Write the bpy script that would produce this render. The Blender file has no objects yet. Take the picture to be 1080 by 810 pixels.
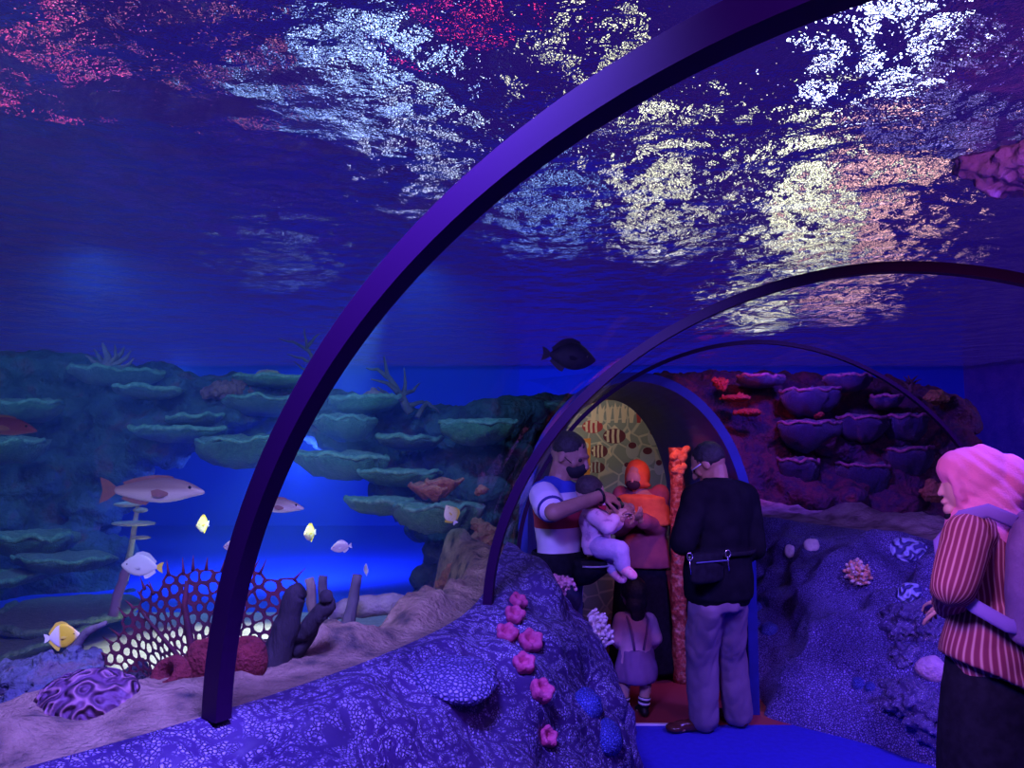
import bpy, bmesh, math, random
import numpy as np
from mathutils import Vector, Matrix, Euler, noise as mnoise
R = math.radians
PI = math.pi
SC = bpy.context.scene
COL = SC.collection
random.seed(7)

# ------------------------------------------------------------------ camera
F_PX, PITCH, CAM_Z = 809.2, 0.08376, 1.65
cam_d = bpy.data.cameras.new('camera')
cam = bpy.data.objects.new('camera', cam_d)
COL.objects.link(cam)
cam.location = (0, 0, CAM_Z)
cam.rotation_euler = (PI / 2 + PITCH, 0, 0)
cam_d.sensor_width = 36.0
cam_d.lens = 36.0 * F_PX / 1080.0
cam_d.clip_start = 0.05
SC.camera = cam
SC.view_settings.view_transform = 'Standard'
SC.view_settings.look = 'None'
SC.view_settings.gamma = 1.0
SC.view_settings.use_curve_mapping = False
SC.view_settings.exposure = 0.0
SC.cycles.max_bounces = 8
SC.cycles.transparent_max_bounces = 24
SC.cycles.volume_bounces = 0
SC.cycles.caustics_reflective = False
SC.cycles.caustics_refractive = False
SC.cycles.sample_clamp_indirect = 4.0
SC.cycles.use_denoising = True

# ------------------------------------------------------------------ places
def ray(px, py):
    c, s = math.cos(PITCH), math.sin(PITCH)
    x, u = (px - 540) / F_PX, (405 - py) / F_PX
    return Vector((x, c - u * s, s + u * c))

def at(px, py, d):
    """World point seen at a pixel of the photo, d metres ahead."""
    v = ray(px, py)
    return Vector((0, 0, CAM_Z)) + v * (d / v.y)

def at_z(px, py, z=0.0):
    v = ray(px, py)
    return Vector((0, 0, CAM_Z)) + v * ((z - CAM_Z) / v.z)

def pxm(d):
    return d / F_PX            # metres per pixel at distance d

# the curved tunnel: ribs are radial planes through the pivot
PIV = Vector((-3.8168, 4.1843, 0))
RI, RW, ZB, AB, EN = 3.8789, 2.9626, 1.0017, 1.2853, 1.896
RO = RI + RW
A1, A2, A3 = -0.6269, -0.2663, 0.0909

def pol(r, a, z=0.0):
    return Vector((PIV.x + r * math.cos(a), PIV.y + r * math.sin(a), z))

def to_pol(p):
    return math.hypot(p.x - PIV.x, p.y - PIV.y), math.atan2(p.y - PIV.y, p.x - PIV.x)

def arch(t, off=0.0):
    """(radius, z) on the vault; t from 0 (inner foot) to pi (outer foot)."""
    c, s = math.cos(t), math.sin(t)
    c = math.copysign(abs(c) ** (2 / EN), c)
    s = abs(s) ** (2 / EN)
    return RI + RW / 2 - c * (RW / 2 + off), ZB + (AB + off) * s

# ------------------------------------------------------------------ objects
def link(o, parent=None):
    COL.objects.link(o)
    if parent is not None:
        o.parent = parent
    return o

def tag(o, label=None, cat=None, group=None, kind=None):
    if label: o['label'] = label
    if cat: o['category'] = cat
    if group: o['group'] = group
    if kind: o['kind'] = kind
    return o

def empty(name, loc=(0, 0, 0), rz=0.0):
    o = bpy.data.objects.new(name, None)
    o.empty_display_size = 0.05
    o.location = loc
    o.rotation_euler = (0, 0, rz)
    return link(o)

def copy_tree(o, parent=None):
    c = o.copy()
    COL.objects.link(c)
    c.parent = parent
    for ch in [x for x in COL.objects if x.parent is o]:
        copy_tree(ch, c)
    return c

class MB:
    """Collects shapes, links them as one mesh object."""
    def __init__(self):
        self.v, self.f = [], []

    def add(self, vs, fs):
        n = len(self.v)
        self.v += [Vector(p) for p in vs]
        self.f += [tuple(i + n for i in f) for f in fs]
        return self

    def box(self, lo, hi, M=None):
        x0, y0, z0 = lo; x1, y1, z1 = hi
        vs = [Vector(p) for p in ((x0,y0,z0),(x1,y0,z0),(x1,y1,z0),(x0,y1,z0),(x0,y0,z1),(x1,y0,z1),(x1,y1,z1),(x0,y1,z1))]
        if M is not None: vs = [M @ p for p in vs]
        return self.add(vs, [(0,3,2,1),(4,5,6,7),(0,1,5,4),(1,2,6,5),(2,3,7,6),(3,0,4,7)])

    def ell(self, c, r, M=None, nu=16, nv=10):
        c = Vector(c); vs = []; fs = []
        for j in range(1, nv):
            th = PI * j / nv
            for i in range(nu):
                ph = 2 * PI * i / nu
                p = Vector((r[0] * math.sin(th) * math.cos(ph), r[1] * math.sin(th) * math.sin(ph), r[2] * math.cos(th)))
                vs.append((M @ p if M is not None else p) + c)
        t = Vector((0, 0, r[2])); b = -t
        if M is not None: t = M @ t; b = M @ b
        vs += [t + c, b + c]
        nt = len(vs) - 2
        for j in range(nv - 2):
            for i in range(nu):
                a, b2 = j * nu + i, j * nu + (i + 1) % nu
                fs.append((a, a + nu, b2 + nu, b2))
        for i in range(nu):
            fs.append((nt, i, (i + 1) % nu))
            k = (nv - 2) * nu
            fs.append((nt + 1, k + (i + 1) % nu, k + i))
        return self.add(vs, fs)

    def loft(self, rings, cap=True, closed=True):
        n = len(rings[0]); vs = [p for r in rings for p in r]; fs = []
        for j in range(len(rings) - 1):
            for i in range(n if closed else n - 1):
                a, b = j * n + i, j * n + (i + 1) % n
                fs.append((a, b, b + n, a + n))
        if cap and closed:
            fs.append(tuple(reversed(range(n))))
            fs.append(tuple(range((len(rings) - 1) * n, len(rings) * n)))
        return self.add(vs, fs)

    def tube(self, pts, rad, n=8, flat=1.0):
        """Tube through pts; rad a number or one per point; flat squeezes it along the side axis."""
        pts = [Vector(p) for p in pts]
        if not hasattr(rad, '__len__'): rad = [rad] * len(pts)
        rings = []; side = None
        for i, p in enumerate(pts):
            d = (pts[min(i + 1, len(pts) - 1)] - pts[max(i - 1, 0)]).normalized()
            if side is None:
                side = d.cross(Vector((0, 0, 1)))
                if side.length < 1e-3: side = d.cross(Vector((1, 0, 0)))
            side = (side - d * side.dot(d)).normalized()
            up = side.cross(d)
            rings.append([p + (side * math.cos(2 * PI * k / n) * flat + up * math.sin(2 * PI * k / n)) * rad[i] for k in range(n)])
        return self.loft(rings)

    def cap(self, a, b, ra, rb, n=12):
        """Tapered capsule with round ends."""
        a, b = Vector(a), Vector(b)
        d = (b - a); L = d.length
        d = d / max(L, 1e-6)
        P = []; Q = []
        for th in (80, 55, 28): 
            P.append(a - d * ra * math.sin(R(th))); Q.append(ra * math.cos(R(th)))
        P += [a, b]; Q += [ra, rb]
        for th in (28, 55, 80):
            P.append(b + d * rb * math.sin(R(th))); Q.append(rb * math.cos(R(th)))
        side = d.cross(Vector((0, 0, 1)))
        if side.length < 1e-3: side = d.cross(Vector((1, 0, 0)))
        side.normalize(); up = side.cross(d)
        rings = [[p + (side * math.cos(2 * PI * k / n) + up * math.sin(2 * PI * k / n)) * q for k in range(n)] for p, q in zip(P, Q)]
        return self.loft(rings)

    def secs(self, S, n=20, fwd=None):
        """Closed loft through elliptic sections (centre, half-width, half-depth, yaw[, tilt axis normal])."""
        rings = []
        for s in S:
            c, rx, ry, yaw = Vector(s[0]), s[1], s[2], s[3]
            nrm = Vector(s[4]).normalized() if len(s) > 4 else Vector((0, 0, 1))
            q = Vector((0, 0, 1)).rotation_difference(nrm)
            rings.append([c + q @ Vector((rx * math.cos(t) * math.cos(yaw) - ry * math.sin(t) * math.sin(yaw), rx * math.cos(t) * math.sin(yaw) + ry * math.sin(t) * math.cos(yaw), 0)) for t in (2 * PI * k / n for k in range(n))])
        return self.loft(rings)

    def mesh(self, name, smooth=True):
        me = bpy.data.meshes.new(name)
        me.from_pydata([tuple(p) for p in self.v], [], self.f)
        me.validate()
        if smooth:
            me.polygons.foreach_set('use_smooth', [True] * len(me.polygons))
        me.update()
        return me

    def fixed(self, name):
        me = self.mesh(name, False)
        bm = bmesh.new(); bm.from_mesh(me)
        bmesh.ops.recalc_face_normals(bm, faces=bm.faces)
        bm.to_mesh(me); bm.free()
        return me

    def build(self, name, mat, parent=None, smooth=True, loc=None, fix=True):
        me = self.fixed(name) if fix else self.mesh(name)
        if smooth: me.polygons.foreach_set('use_smooth', [True] * len(me.polygons))
        return mesh_obj(name, me, mat, parent, loc)

    def organic(self, name, mat, parent=None, voxel=0.01, smooth=4, factor=0.5, disp=None, loc=None, extra=None):
        """Joins every shape collected into one continuous skin."""
        me = self.fixed(name + '_raw')
        tmp = bpy.data.objects.new('tmp', me); COL.objects.link(tmp)
        m = tmp.modifiers.new('r', 'REMESH'); m.mode = 'VOXEL'; m.voxel_size = voxel
        if smooth:
            s = tmp.modifiers.new('s', 'SMOOTH'); s.iterations = smooth; s.factor = factor
        dg = bpy.context.evaluated_depsgraph_get(); dg.update()
        out = bpy.data.meshes.new_from_object(tmp.evaluated_get(dg))
        bpy.data.objects.remove(tmp); bpy.data.meshes.remove(me)
        out.name = name
        if disp is not None:
            out.update()
            nv = len(out.vertices)
            for v, nrm in zip(out.vertices, [Vector(x.vector) for x in out.vertex_normals]):
                v.co = v.co + nrm * disp(v.co)
        out.polygons.foreach_set('use_smooth', [True] * len(out.polygons))
        out.update()
        return mesh_obj(name, out, mat, parent, loc)

def mesh_obj(name, me, mat, parent=None, loc=None):
    me.materials.clear()
    for m in (mat if isinstance(mat, (list, tuple)) else [mat]): me.materials.append(m)
    o = bpy.data.objects.new(name, me)
    if loc is not None:
        loc = Vector(loc)
        if parent is None:
            me.transform(Matrix.Translation(-loc)); o.location = loc
    link(o, parent)
    if parent is not None:
        # geometry is given in world coordinates: bring it under the parent's frame
        W = Matrix.Translation(parent_loc(parent)) @ parent_rot(parent)
        me.transform(W.inverted())
    return o

def parent_rot(o):
    m = o.rotation_euler.to_matrix().to_4x4()
    return m

def parent_loc(o):
    l = Vector(o.location)
    while o.parent is not None:
        o = o.parent; l = l + Vector(o.location)
    return l

def nz(p, s, seed=0.0):
    return mnoise.noise(Vector(p) * s + Vector((seed, seed * 1.7, -seed)))

def fz(p, s, o=4, seed=0.0):
    return mnoise.fractal(Vector(p) * s + Vector((seed, seed * 1.7, -seed)), 1.0, 2.0, o)
# ------------------------------------------------------------------ materials
def nodes(name):
    m = bpy.data.materials.new(name); m.use_nodes = True
    nt = m.node_tree; nt.nodes.clear()
    return m, nt, nt.nodes.new('ShaderNodeOutputMaterial')

def N(nt, t, **kw):
    n = nt.nodes.new(t)
    for k, v in kw.items():
        if k in n.inputs.keys(): n.inputs[k].default_value = v
        else: setattr(n, k, v)
    return n

def L(nt, a, b): nt.links.new(a, b)

def rgb(c): return (c[0], c[1], c[2], 1.0)

def ramp(nt, fac, stops, interp='LINEAR'):
    r = nt.nodes.new('ShaderNodeValToRGB'); r.color_ramp.interpolation = interp
    e = r.color_ramp.elements
    while len(e) < len(stops): e.new(0.5)
    for el, (p, c) in zip(e, stops): el.position = p; el.color = rgb(c)
    L(nt, fac, r.inputs[0])
    return r.outputs[0]

def coords(nt, kind='Object', scale=(1, 1, 1)):
    tc = nt.nodes.new('ShaderNodeTexCoord')
    mp = nt.nodes.new('ShaderNodeMapping'); mp.inputs['Scale'].default_value = scale
    L(nt, tc.outputs[kind], mp.inputs[0])
    return mp.outputs[0]

def mat(name, c, rough=0.6, c2=None, scale=12.0, bump=0.0, bscale=40.0, metal=0.0, detail=4.0, spec=0.4, stops=None, stretch=(1, 1, 1), sheen=0.0):
    """Principled surface, colour mottled between c and c2, with a noise bump."""
    m, nt, out = nodes(name)
    b = N(nt, 'ShaderNodeBsdfPrincipled', Roughness=rough, Metallic=metal)
    b.inputs['Specular IOR Level'].default_value = spec
    if sheen: b.inputs['Sheen Weight'].default_value = sheen
    L(nt, b.outputs[0], out.inputs[0])
    co = coords(nt, scale=stretch)
    if c2 is None and stops is None:
        b.inputs['Base Color'].default_value = rgb(c)
    else:
        n = N(nt, 'ShaderNodeTexNoise', Scale=scale, Detail=detail)
        L(nt, co, n.inputs['Vector'])
        L(nt, ramp(nt, n.outputs[0], stops or [(0.35, c), (0.65, c2)]), b.inputs['Base Color'])
    if bump:
        n2 = N(nt, 'ShaderNodeTexNoise', Scale=bscale, Detail=3.0)
        L(nt, co, n2.inputs['Vector'])
        bp = N(nt, 'ShaderNodeBump', Strength=1.0, Distance=bump)
        L(nt, n2.outputs[0], bp.inputs['Height']); L(nt, bp.outputs[0], b.inputs['Normal'])
    return m

def emit(name, c, s):
    m, nt, out = nodes(name)
    e = N(nt, 'ShaderNodeEmission', Strength=s); e.inputs[0].default_value = rgb(c)
    L(nt, e.outputs[0], out.inputs[0])
    return m

def maze_skin(name, hi, lo, scale, k, depth=0.006, patch=None):
    """Cast brain-coral rock: wandering raised worms between dark creases."""
    m, nt, out = nodes(name)
    b = N(nt, 'ShaderNodeBsdfPrincipled', Roughness=.5); b.inputs['Specular IOR Level'].default_value = .35
    L(nt, b.outputs[0], out.inputs[0])
    co = coords(nt)
    n = N(nt, 'ShaderNodeTexNoise', Scale=scale, Detail=1.2, Roughness=.35); L(nt, co, n.inputs['Vector'])
    mu = N(nt, 'ShaderNodeMath', operation='MULTIPLY'); mu.inputs[1].default_value = k; L(nt, n.outputs[0], mu.inputs[0])
    sn = N(nt, 'ShaderNodeMath', operation='SINE'); L(nt, mu.outputs[0], sn.inputs[0])
    v = N(nt, 'ShaderNodeTexVoronoi', feature='DISTANCE_TO_EDGE', Scale=scale * 5.4); L(nt, co, v.inputs['Vector'])
    mv = N(nt, 'ShaderNodeMapRange'); L(nt, v.outputs['Distance'], mv.inputs['Value']); mv.inputs['From Min'].default_value = .04; mv.inputs['From Max'].default_value = .25
    ms = N(nt, 'ShaderNodeMapRange'); L(nt, sn.outputs[0], ms.inputs['Value']); ms.inputs['From Min'].default_value = -.7; ms.inputs['From Max'].default_value = .9
    mm = N(nt, 'ShaderNodeMath', operation='MULTIPLY'); L(nt, mv.outputs[0], mm.inputs[0]); L(nt, ms.outputs[0], mm.inputs[1])
    big = N(nt, 'ShaderNodeTexNoise', Scale=2.6, Detail=5.0); L(nt, co, big.inputs['Vector'])
    mx = N(nt, 'ShaderNodeMixRGB', blend_type='MULTIPLY', Fac=.85)
    L(nt, ramp(nt, mm.outputs[0], [(0, lo), (.75, hi)]), mx.inputs[1])
    L(nt, ramp(nt, big.outputs[0], patch or [(.34, (.35, .3, .45)), (.6, (1, 1, 1))]), mx.inputs[2])
    L(nt, mx.outputs[0], b.inputs['Base Color'])
    bp = N(nt, 'ShaderNodeBump', Strength=1.0, Distance=depth); L(nt, mm.outputs[0], bp.inputs['Height'])
    bp2 = N(nt, 'ShaderNodeBump', Strength=.8, Distance=.04); L(nt, big.outputs[0], bp2.inputs['Height']); L(nt, bp.outputs[0], bp2.inputs['Normal'])
    L(nt, bp2.outputs[0], b.inputs['Normal'])
    return m

def coral_skin(name, hi, lo, cell=55.0, depth=0.006, warp=0.03, spec=0.35, patch=None, rough=0.55, edge=(0.04, 0.28)):
    """Cast coral rock: raised cells between dark creases, distorted into a maze."""
    m, nt, out = nodes(name)
    b = N(nt, 'ShaderNodeBsdfPrincipled', Roughness=rough)
    b.inputs['Specular IOR Level'].default_value = spec
    L(nt, b.outputs[0], out.inputs[0])
    co = coords(nt)
    n = N(nt, 'ShaderNodeTexNoise', Scale=14.0, Detail=3.0)
    L(nt, co, n.inputs['Vector'])
    mx = N(nt, 'ShaderNodeVectorMath', operation='MULTIPLY_ADD')
    L(nt, n.outputs['Color'], mx.inputs[0]); mx.inputs[1].default_value = (warp,) * 3; L(nt, co, mx.inputs[2])
    v = N(nt, 'ShaderNodeTexVoronoi', feature='DISTANCE_TO_EDGE', Scale=cell)
    L(nt, mx.outputs[0], v.inputs['Vector'])
    big = N(nt, 'ShaderNodeTexNoise', Scale=3.0, Detail=4.0)
    L(nt, co, big.inputs['Vector'])
    mr = N(nt, 'ShaderNodeMapRange'); L(nt, v.outputs['Distance'], mr.inputs['Value'])
    mr.inputs['From Min'].default_value, mr.inputs['From Max'].default_value = edge
    c1 = ramp(nt, mr.outputs[0], [(0.0, lo), (1.0, hi)])
    mixc = N(nt, 'ShaderNodeMixRGB', blend_type='MULTIPLY', Fac=0.8)
    L(nt, c1, mixc.inputs[1])
    L(nt, ramp(nt, big.outputs[0], patch or [(0.36, (0.45, 0.4, 0.5)), (0.62, (1, 1, 1))]), mixc.inputs[2])
    L(nt, mixc.outputs[0], b.inputs['Base Color'])
    bp = N(nt, 'ShaderNodeBump', Strength=1.0, Distance=depth)
    L(nt, mr.outputs[0], bp.inputs['Height'])
    bp2 = N(nt, 'ShaderNodeBump', Strength=0.7, Distance=0.03)
    L(nt, big.outputs[0], bp2.inputs['Height']); L(nt, bp.outputs[0], bp2.inputs['Normal'])
    L(nt, bp2.outputs[0], b.inputs['Normal'])
    return m
# ------------------------------------------------------------------ water surface, lamps, haze
WZ = 2.95
def water_mat():
    m, nt, out = nodes('rippled_water')
    g = N(nt, 'ShaderNodeBsdfGlass', IOR=1.33, Roughness=0.0)
    g.inputs['Color'].default_value = (0.8, 0.85, 1, 1)
    L(nt, g.outputs[0], out.inputs[0])
    co = coords(nt, scale=(1.0, 1.0, 1.0))
    n1 = N(nt, 'ShaderNodeTexNoise', Scale=15.0, Detail=3.0, Roughness=0.6)
    n2 = N(nt, 'ShaderNodeTexNoise', Scale=2.6, Detail=2.0)
    L(nt, co, n1.inputs['Vector']); L(nt, co, n2.inputs['Vector'])
    b1 = N(nt, 'ShaderNodeBump', Strength=1.0, Distance=0.019)
    b2 = N(nt, 'ShaderNodeBump', Strength=1.0, Distance=0.15)
    L(nt, n1.outputs[0], b1.inputs['Height']); L(nt, n2.outputs[0], b2.inputs['Height'])
    L(nt, b2.outputs[0], b1.inputs['Normal']); L(nt, b1.outputs[0], g.inputs['Normal'])
    return m

ws = MB().add([(-10, -4, WZ), (-10, 13.0, WZ), (11, 13.0, WZ), (11, -4, WZ)], [(0, 1, 2, 3)]).build('water_surface', water_mat(), smooth=False, fix=False)
tag(ws, 'rippling blue water surface seen from below over the tunnel', 'water', kind='stuff')

# pool lamps hung over the water: what glitters on the ripples
def pool_lamp(px, py, col, s, rad, ln, up=2.6, n=1.33):
    v = ray(px, py)
    P = Vector((0, 0, CAM_Z)) + v * ((WZ - CAM_Z) / v.z)
    h = Vector((v.x, v.y)); ce = h.length / v.length
    ce2 = ce / n; e2 = math.acos(ce2)
    q = Vector((P.x, P.y)) + h.normalized() * (up / math.tan(e2))
    z = WZ + up
    root = empty('pool_lamp', (q.x, q.y, z))
    a = h.normalized(); b = Vector((-a.y, a.x))
    def bx(l_, w_, z0, z1, m_, nm):
        MB().loft([[Vector((q.x, q.y, z + zz)) + (a * (sx * l_) + b * (sy * w_)).to_3d() for sx, sy in ((-1, -1), (1, -1), (1, 1), (-1, 1))] for zz in (z0, z1)]).build(nm, m_, root, smooth=False)
    bx(ln + .05, rad + .04, .03, .14, DARK, 'lamp_housing')
    bx(ln, rad, 0, .03, emit('lamp_light', col, s), 'lamp_lens')
    return root
DARK = mat('dark_metal', (0.01, 0.01, 0.012), 0.5)
WHT, WARM, PINK, RED, COOL = (0.75, 0.85, 1), (1, 0.95, 0.55), (1, 0.3, 0.5), (1, 0.05, 0.2), (0.35, 0.55, 1)
LAMPS = [  # where its glitter centres, colour, strength, half-width, half-length, what it looks like
    (305, 60, COOL, 3, .03, .22, 'bluish lamp whose glitter starts the pale patch left of the near rib'),
    (360, 55, (.45, .62, 1), 4.5, .028, .38, 'bluish white lamp behind the left half of the big pale patch'),
    (412, 75, (.5, .68, 1), 5, .04, .42, 'bluish white lamp behind the right half of the big pale patch'),
    (455, 180, WHT, 6, .025, .40, 'white lamp glinting just left of the near rib'),
    (35, 45, (1, .12, .35), 6, .016, .26, 'red lamp glinting at the upper left corner'),
    (90, 15, PINK, 4, .016, .12, 'pink lamp glinting at the upper left'),
    (245, 70, PINK, 2.5, .012, .26, 'faint pink lamp between the corner and the pale patch'),
    (497, 0, RED, 8, .03, .05, 'small red lamp glinting at the top edge left of the near rib'),
    (620, 60, WARM, 3.2, .05, .26, 'warm lamp glittering above the near rib'),
    (700, 215, WARM, 5.0, .038, 1.10, 'warm lamp making the narrow yellow column under the near rib'),
    (848, 235, WARM, 4.4, .075, 1.35, 'warm lamp making the broadest yellow column'),
    (935, 245, (1, .5, .4), 4.0, .06, 1.30, 'salmon lamp making the pink column on the right'),
    (940, 45, (.8, .85, 1), 12, .06, .26, 'brilliant white lamp at the top right'),
    (575, 225, COOL, 3, .035, .70, 'bluish lamp glinting right of the near rib'),
    (300, 285, COOL, 3, .014, .50, 'weak bluish lamp far out over the left tank'),
    (800, 335, WARM, 5.0, .07, 1.0, 'warm lamp far off, glinting under the middle rib'),
    (890, 322, (1, .5, .45), 4.2, .06, 1.0, 'salmon lamp far off, glinting under the middle rib'),
    (1010, 110, (.5, .4, 1), 2, .035, .40, 'violet lamp glinting at the far right')]
for px, py, c, s, r, ln, lb in LAMPS:
    o = pool_lamp(px, py, c, s, r, ln)
    tag(o, lb, 'lamp', 'lamps over the water')

w = bpy.data.worlds.new('world'); SC.world = w; w.use_nodes = True
bg = w.node_tree.nodes['Background']; bg.inputs[0].default_value = (0.022, 0.007, 0.14, 1); bg.inputs[1].default_value = 1.0
# ------------------------------------------------------------------ tunnel ribs and acrylic
RIBM = mat('rib_paint', (0.024, 0.002, 0.04), 0.5, spec=0.15)
def rib(a, name, label, rad=0.06, ax=0.055, t0=0.0, t1=PI):
    m = MB(); rings = []
    n = 90
    for i in range(n + 1):
        t = t0 + (t1 - t0) * i / n
        r0, z0 = arch(t, 0.0); r1, z1 = arch(t, rad)
        da = ax / 5.0
        rings.append([pol(r0, a, z0), pol(r0, a - da, z0), pol(r1, a - da, z1), pol(r1, a, z1)])
    m.loft(rings)
    o = m.build(name, RIBM, smooth=False)
    return tag(o, label, 'rib', kind='structure')
rib(A1, 'trim_1', 'wide dark rib arching across the near tunnel')
rib(A2, 'trim_2', 'dark rib in the middle of the tunnel', .038, .036)
rib(A3, 'trim_3', 'thin far rib by the archway', .024, .024)

def acrylic():
    m, nt, out = nodes('acrylic')
    tr = N(nt, 'ShaderNodeBsdfTransparent'); tr.inputs[0].default_value = (0.97, 0.98, 1, 1)
    gl = N(nt, 'ShaderNodeBsdfGlossy', Roughness=0.02)
    lw = N(nt, 'ShaderNodeLayerWeight', Blend=0.5)
    pw = N(nt, 'ShaderNodeMath', operation='POWER'); L(nt, lw.outputs['Facing'], pw.inputs[0]); pw.inputs[1].default_value = 5.0
    fr = N(nt, 'ShaderNodeMath', operation='MULTIPLY_ADD'); L(nt, pw.outputs[0], fr.inputs[0]); fr.inputs[1].default_value = 0.3; fr.inputs[2].default_value = 0.015
    mx = N(nt, 'ShaderNodeMixShader')
    L(nt, fr.outputs[0], mx.inputs[0]); L(nt, tr.outputs[0], mx.inputs[1]); L(nt, gl.outputs[0], mx.inputs[2])
    L(nt, mx.outputs[0], out.inputs[0])
    return m
ACR = acrylic()
def pane(name, a0, a1, t0=0.0, t1=PI):
    m = MB(); rings = []
    for j in range(25):
        a = a0 + (a1 - a0) * j / 24
        rings.append([pol(arch(t, .06)[0], a, arch(t, .06)[1]) for t in (t0 + (t1 - t0) * i / 60 for i in range(61))])
    m.loft(rings, cap=False, closed=False)
    tag(m.build(name, ACR), 'curved clear acrylic vault pane', 'window', kind='structure')
pane('window_1', -1.5, A1 - .012)
pane('window_2', A1 + .002, A2 - .012)
pane('window_3', A2 + .002, A3 - .008)
pane('window_4', A3 + .002, 0.75, PI * .5, PI)
# ------------------------------------------------------------------ floor, rock walls, corridor
def sst(x, a, b):
    t = min(1, max(0, (x - a) / (b - a))); return t * t * (3 - 2 * t)
def lerp_tab(x, tab):
    if x <= tab[0][0]: return tab[0][1]
    for (x0, y0), (x1, y1) in zip(tab, tab[1:]):
        if x <= x1: return y0 + (y1 - y0) * (x - x0) / (x1 - x0)
    return tab[-1][1]

CARPET = mat('blue_carpet', (0.03, 0.03, 0.5), 0.8, (0.025, 0.025, 0.42), 30, 0.004, 300)
tag(MB().add([(-1.5, -2.5, 0), (4.5, -2.5, 0), (4.5, 4.75, 0), (-1.5, 4.75, 0)], [(0, 1, 2, 3)]).build('floor', CARPET, smooth=False, fix=False), 'flat blue carpeted tunnel floor', 'floor', kind='structure')
tag(MB().add([(-.2, 4.75, 0), (2.2, 4.75, 0), (2.2, 7.7, 0), (-.2, 7.7, 0)], [(0, 1, 2, 3)]).build('floor_far', mat('red_floor', (0.32, 0.05, 0.06), 0.5), smooth=False, fix=False), 'dark red floor beyond the archway', 'floor', kind='structure')
p0, p1 = at_z(672, 753), at_z(730, 748)
tag(MB().box((p0.x - .1, 4.735, 0), (p1.x + .02, 4.76, .008)).build('trim_4', mat('white_strip', (.8, .8, .85), .5), smooth=False), 'white threshold strip on the floor', 'strip', kind='structure')

def left_z(u, a, r):
    """Height of the left plinth, u from 0 at the glass to 1 at the floor."""
    zb = ZB * max(0.0, math.cos(u * PI / 2)) ** 0.55
    mound = 0.19 * math.exp(-((a + 0.10) / 0.12) ** 2) * max(0, 1 - u * 1.25)
    return zb + mound

ROCKL = maze_skin('violet_coral_rock', (0.52, 0.46, 0.82), (0.06, 0.03, 0.15), 18, 24)
def left_foot(a):
    return lerp_tab(a, [(-1.6, 4.62), (-.8, 4.60), (-.3, 4.52), (-.1, 4.5), (-.04, 4.42), (0.0, 4.2)])
def left_pt(u, a):
    r0 = RI - .07
    rf = left_foot(a)
    r = r0 + (rf - r0) * u
    z = left_z(u, a, r)
    q = pol(r, a, z)
    k = sst(u, 0.02, .25) * (1 - .6 * sst(u, .9, 1.0))
    n = fz(q, 2.6, 3, 3.0) * .10 + nz(q, 6.5, 9.0) * .035
    nrm = Vector((math.cos(a), math.sin(a), 0.0)) * u + Vector((0, 0, 1)) * (1 - u)
    return q + nrm.normalized() * n * k
def grid_mesh(fn, us, as_):
    m = MB(); nu = len(us)
    m.add([fn(u, a) for a in as_ for u in us], [(j * nu + i, j * nu + i + 1, (j + 1) * nu + i + 1, (j + 1) * nu + i) for j in range(len(as_) - 1) for i in range(nu - 1)])
    return m
NA, NU = 190, 60
gm = grid_mesh(left_pt, [i / NU for i in range(NU + 1)], [-1.35 + (1.35 - .05) * j / NA for j in range(NA + 1)])
# the end of the plinth drops to the floor
last = [left_pt(i / NU, -.05) for i in range(NU + 1)]
base = len(gm.v)
for k in range(1, 7):
    for q in last:
        f = k / 6
        d = 0.06 * math.sin(f * PI / 2) + .02 * nz(q + Vector((0, 0, -f)), 5)
        gm.v.append(Vector((q.x - .02 * f, q.y + d, q.z * (1 - f ** 1.5))))
s0 = base - (NU + 1)
for k in range(6):
    for i in range(NU):
        a0 = s0 + k * (NU + 1) + i; gm.f.append((a0, a0 + 1, a0 + NU + 2, a0 + NU + 1))
tag(gm.build('wall_left', ROCKL), 'violet cast coral rock plinth under the left glass', 'wall', kind='structure')

ROCKR = coral_skin('blue_coral_rock', (0.32, 0.28, 0.72), (0.05, 0.03, 0.18), 80, 0.006, 0.05, patch=[(0.36, (0.35, 0.3, 0.45)), (0.6, (1, 1, 1))])
def right_foot(a):
    return lerp_tab(a, [(-1.4, 6.5), (-.3, 6.45), (-.1, 6.38), (-.036, 6.25), (0.0, 6.0), (.07, 5.7), (.133, 5.45), (.2, 5.55), (.3, 5.7), (.38, 6.05), (.47, 6.35), (.5, 6.4)])
def right_pt(u, a):
    r0 = RO + .07; rf = right_foot(a)
    r = r0 + (rf - r0) * u
    z = ZB * max(0.0, math.cos(u * PI / 2)) ** 0.72
    q = pol(r, a, z)
    k = sst(u, 0.02, .25) * (1 - .6 * sst(u, .9, 1.0))
    n = fz(q, 1.9, 3, 5.0) * .22 + nz(q, 5.0, 2.0) * .05
    nrm = Vector((-math.cos(a), -math.sin(a), 0.0)) * u + Vector((0, 0, 1)) * (1 - u)
    return q + nrm.normalized() * n * k
gm = grid_mesh(right_pt, [i / 60 for i in range(61)], [-1.1 + (1.1 + .5) * j / 180 for j in range(181)])
tag(gm.build('wall_right', ROCKR), 'blue cast coral rock plinth under the right glass', 'wall', kind='structure')

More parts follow.
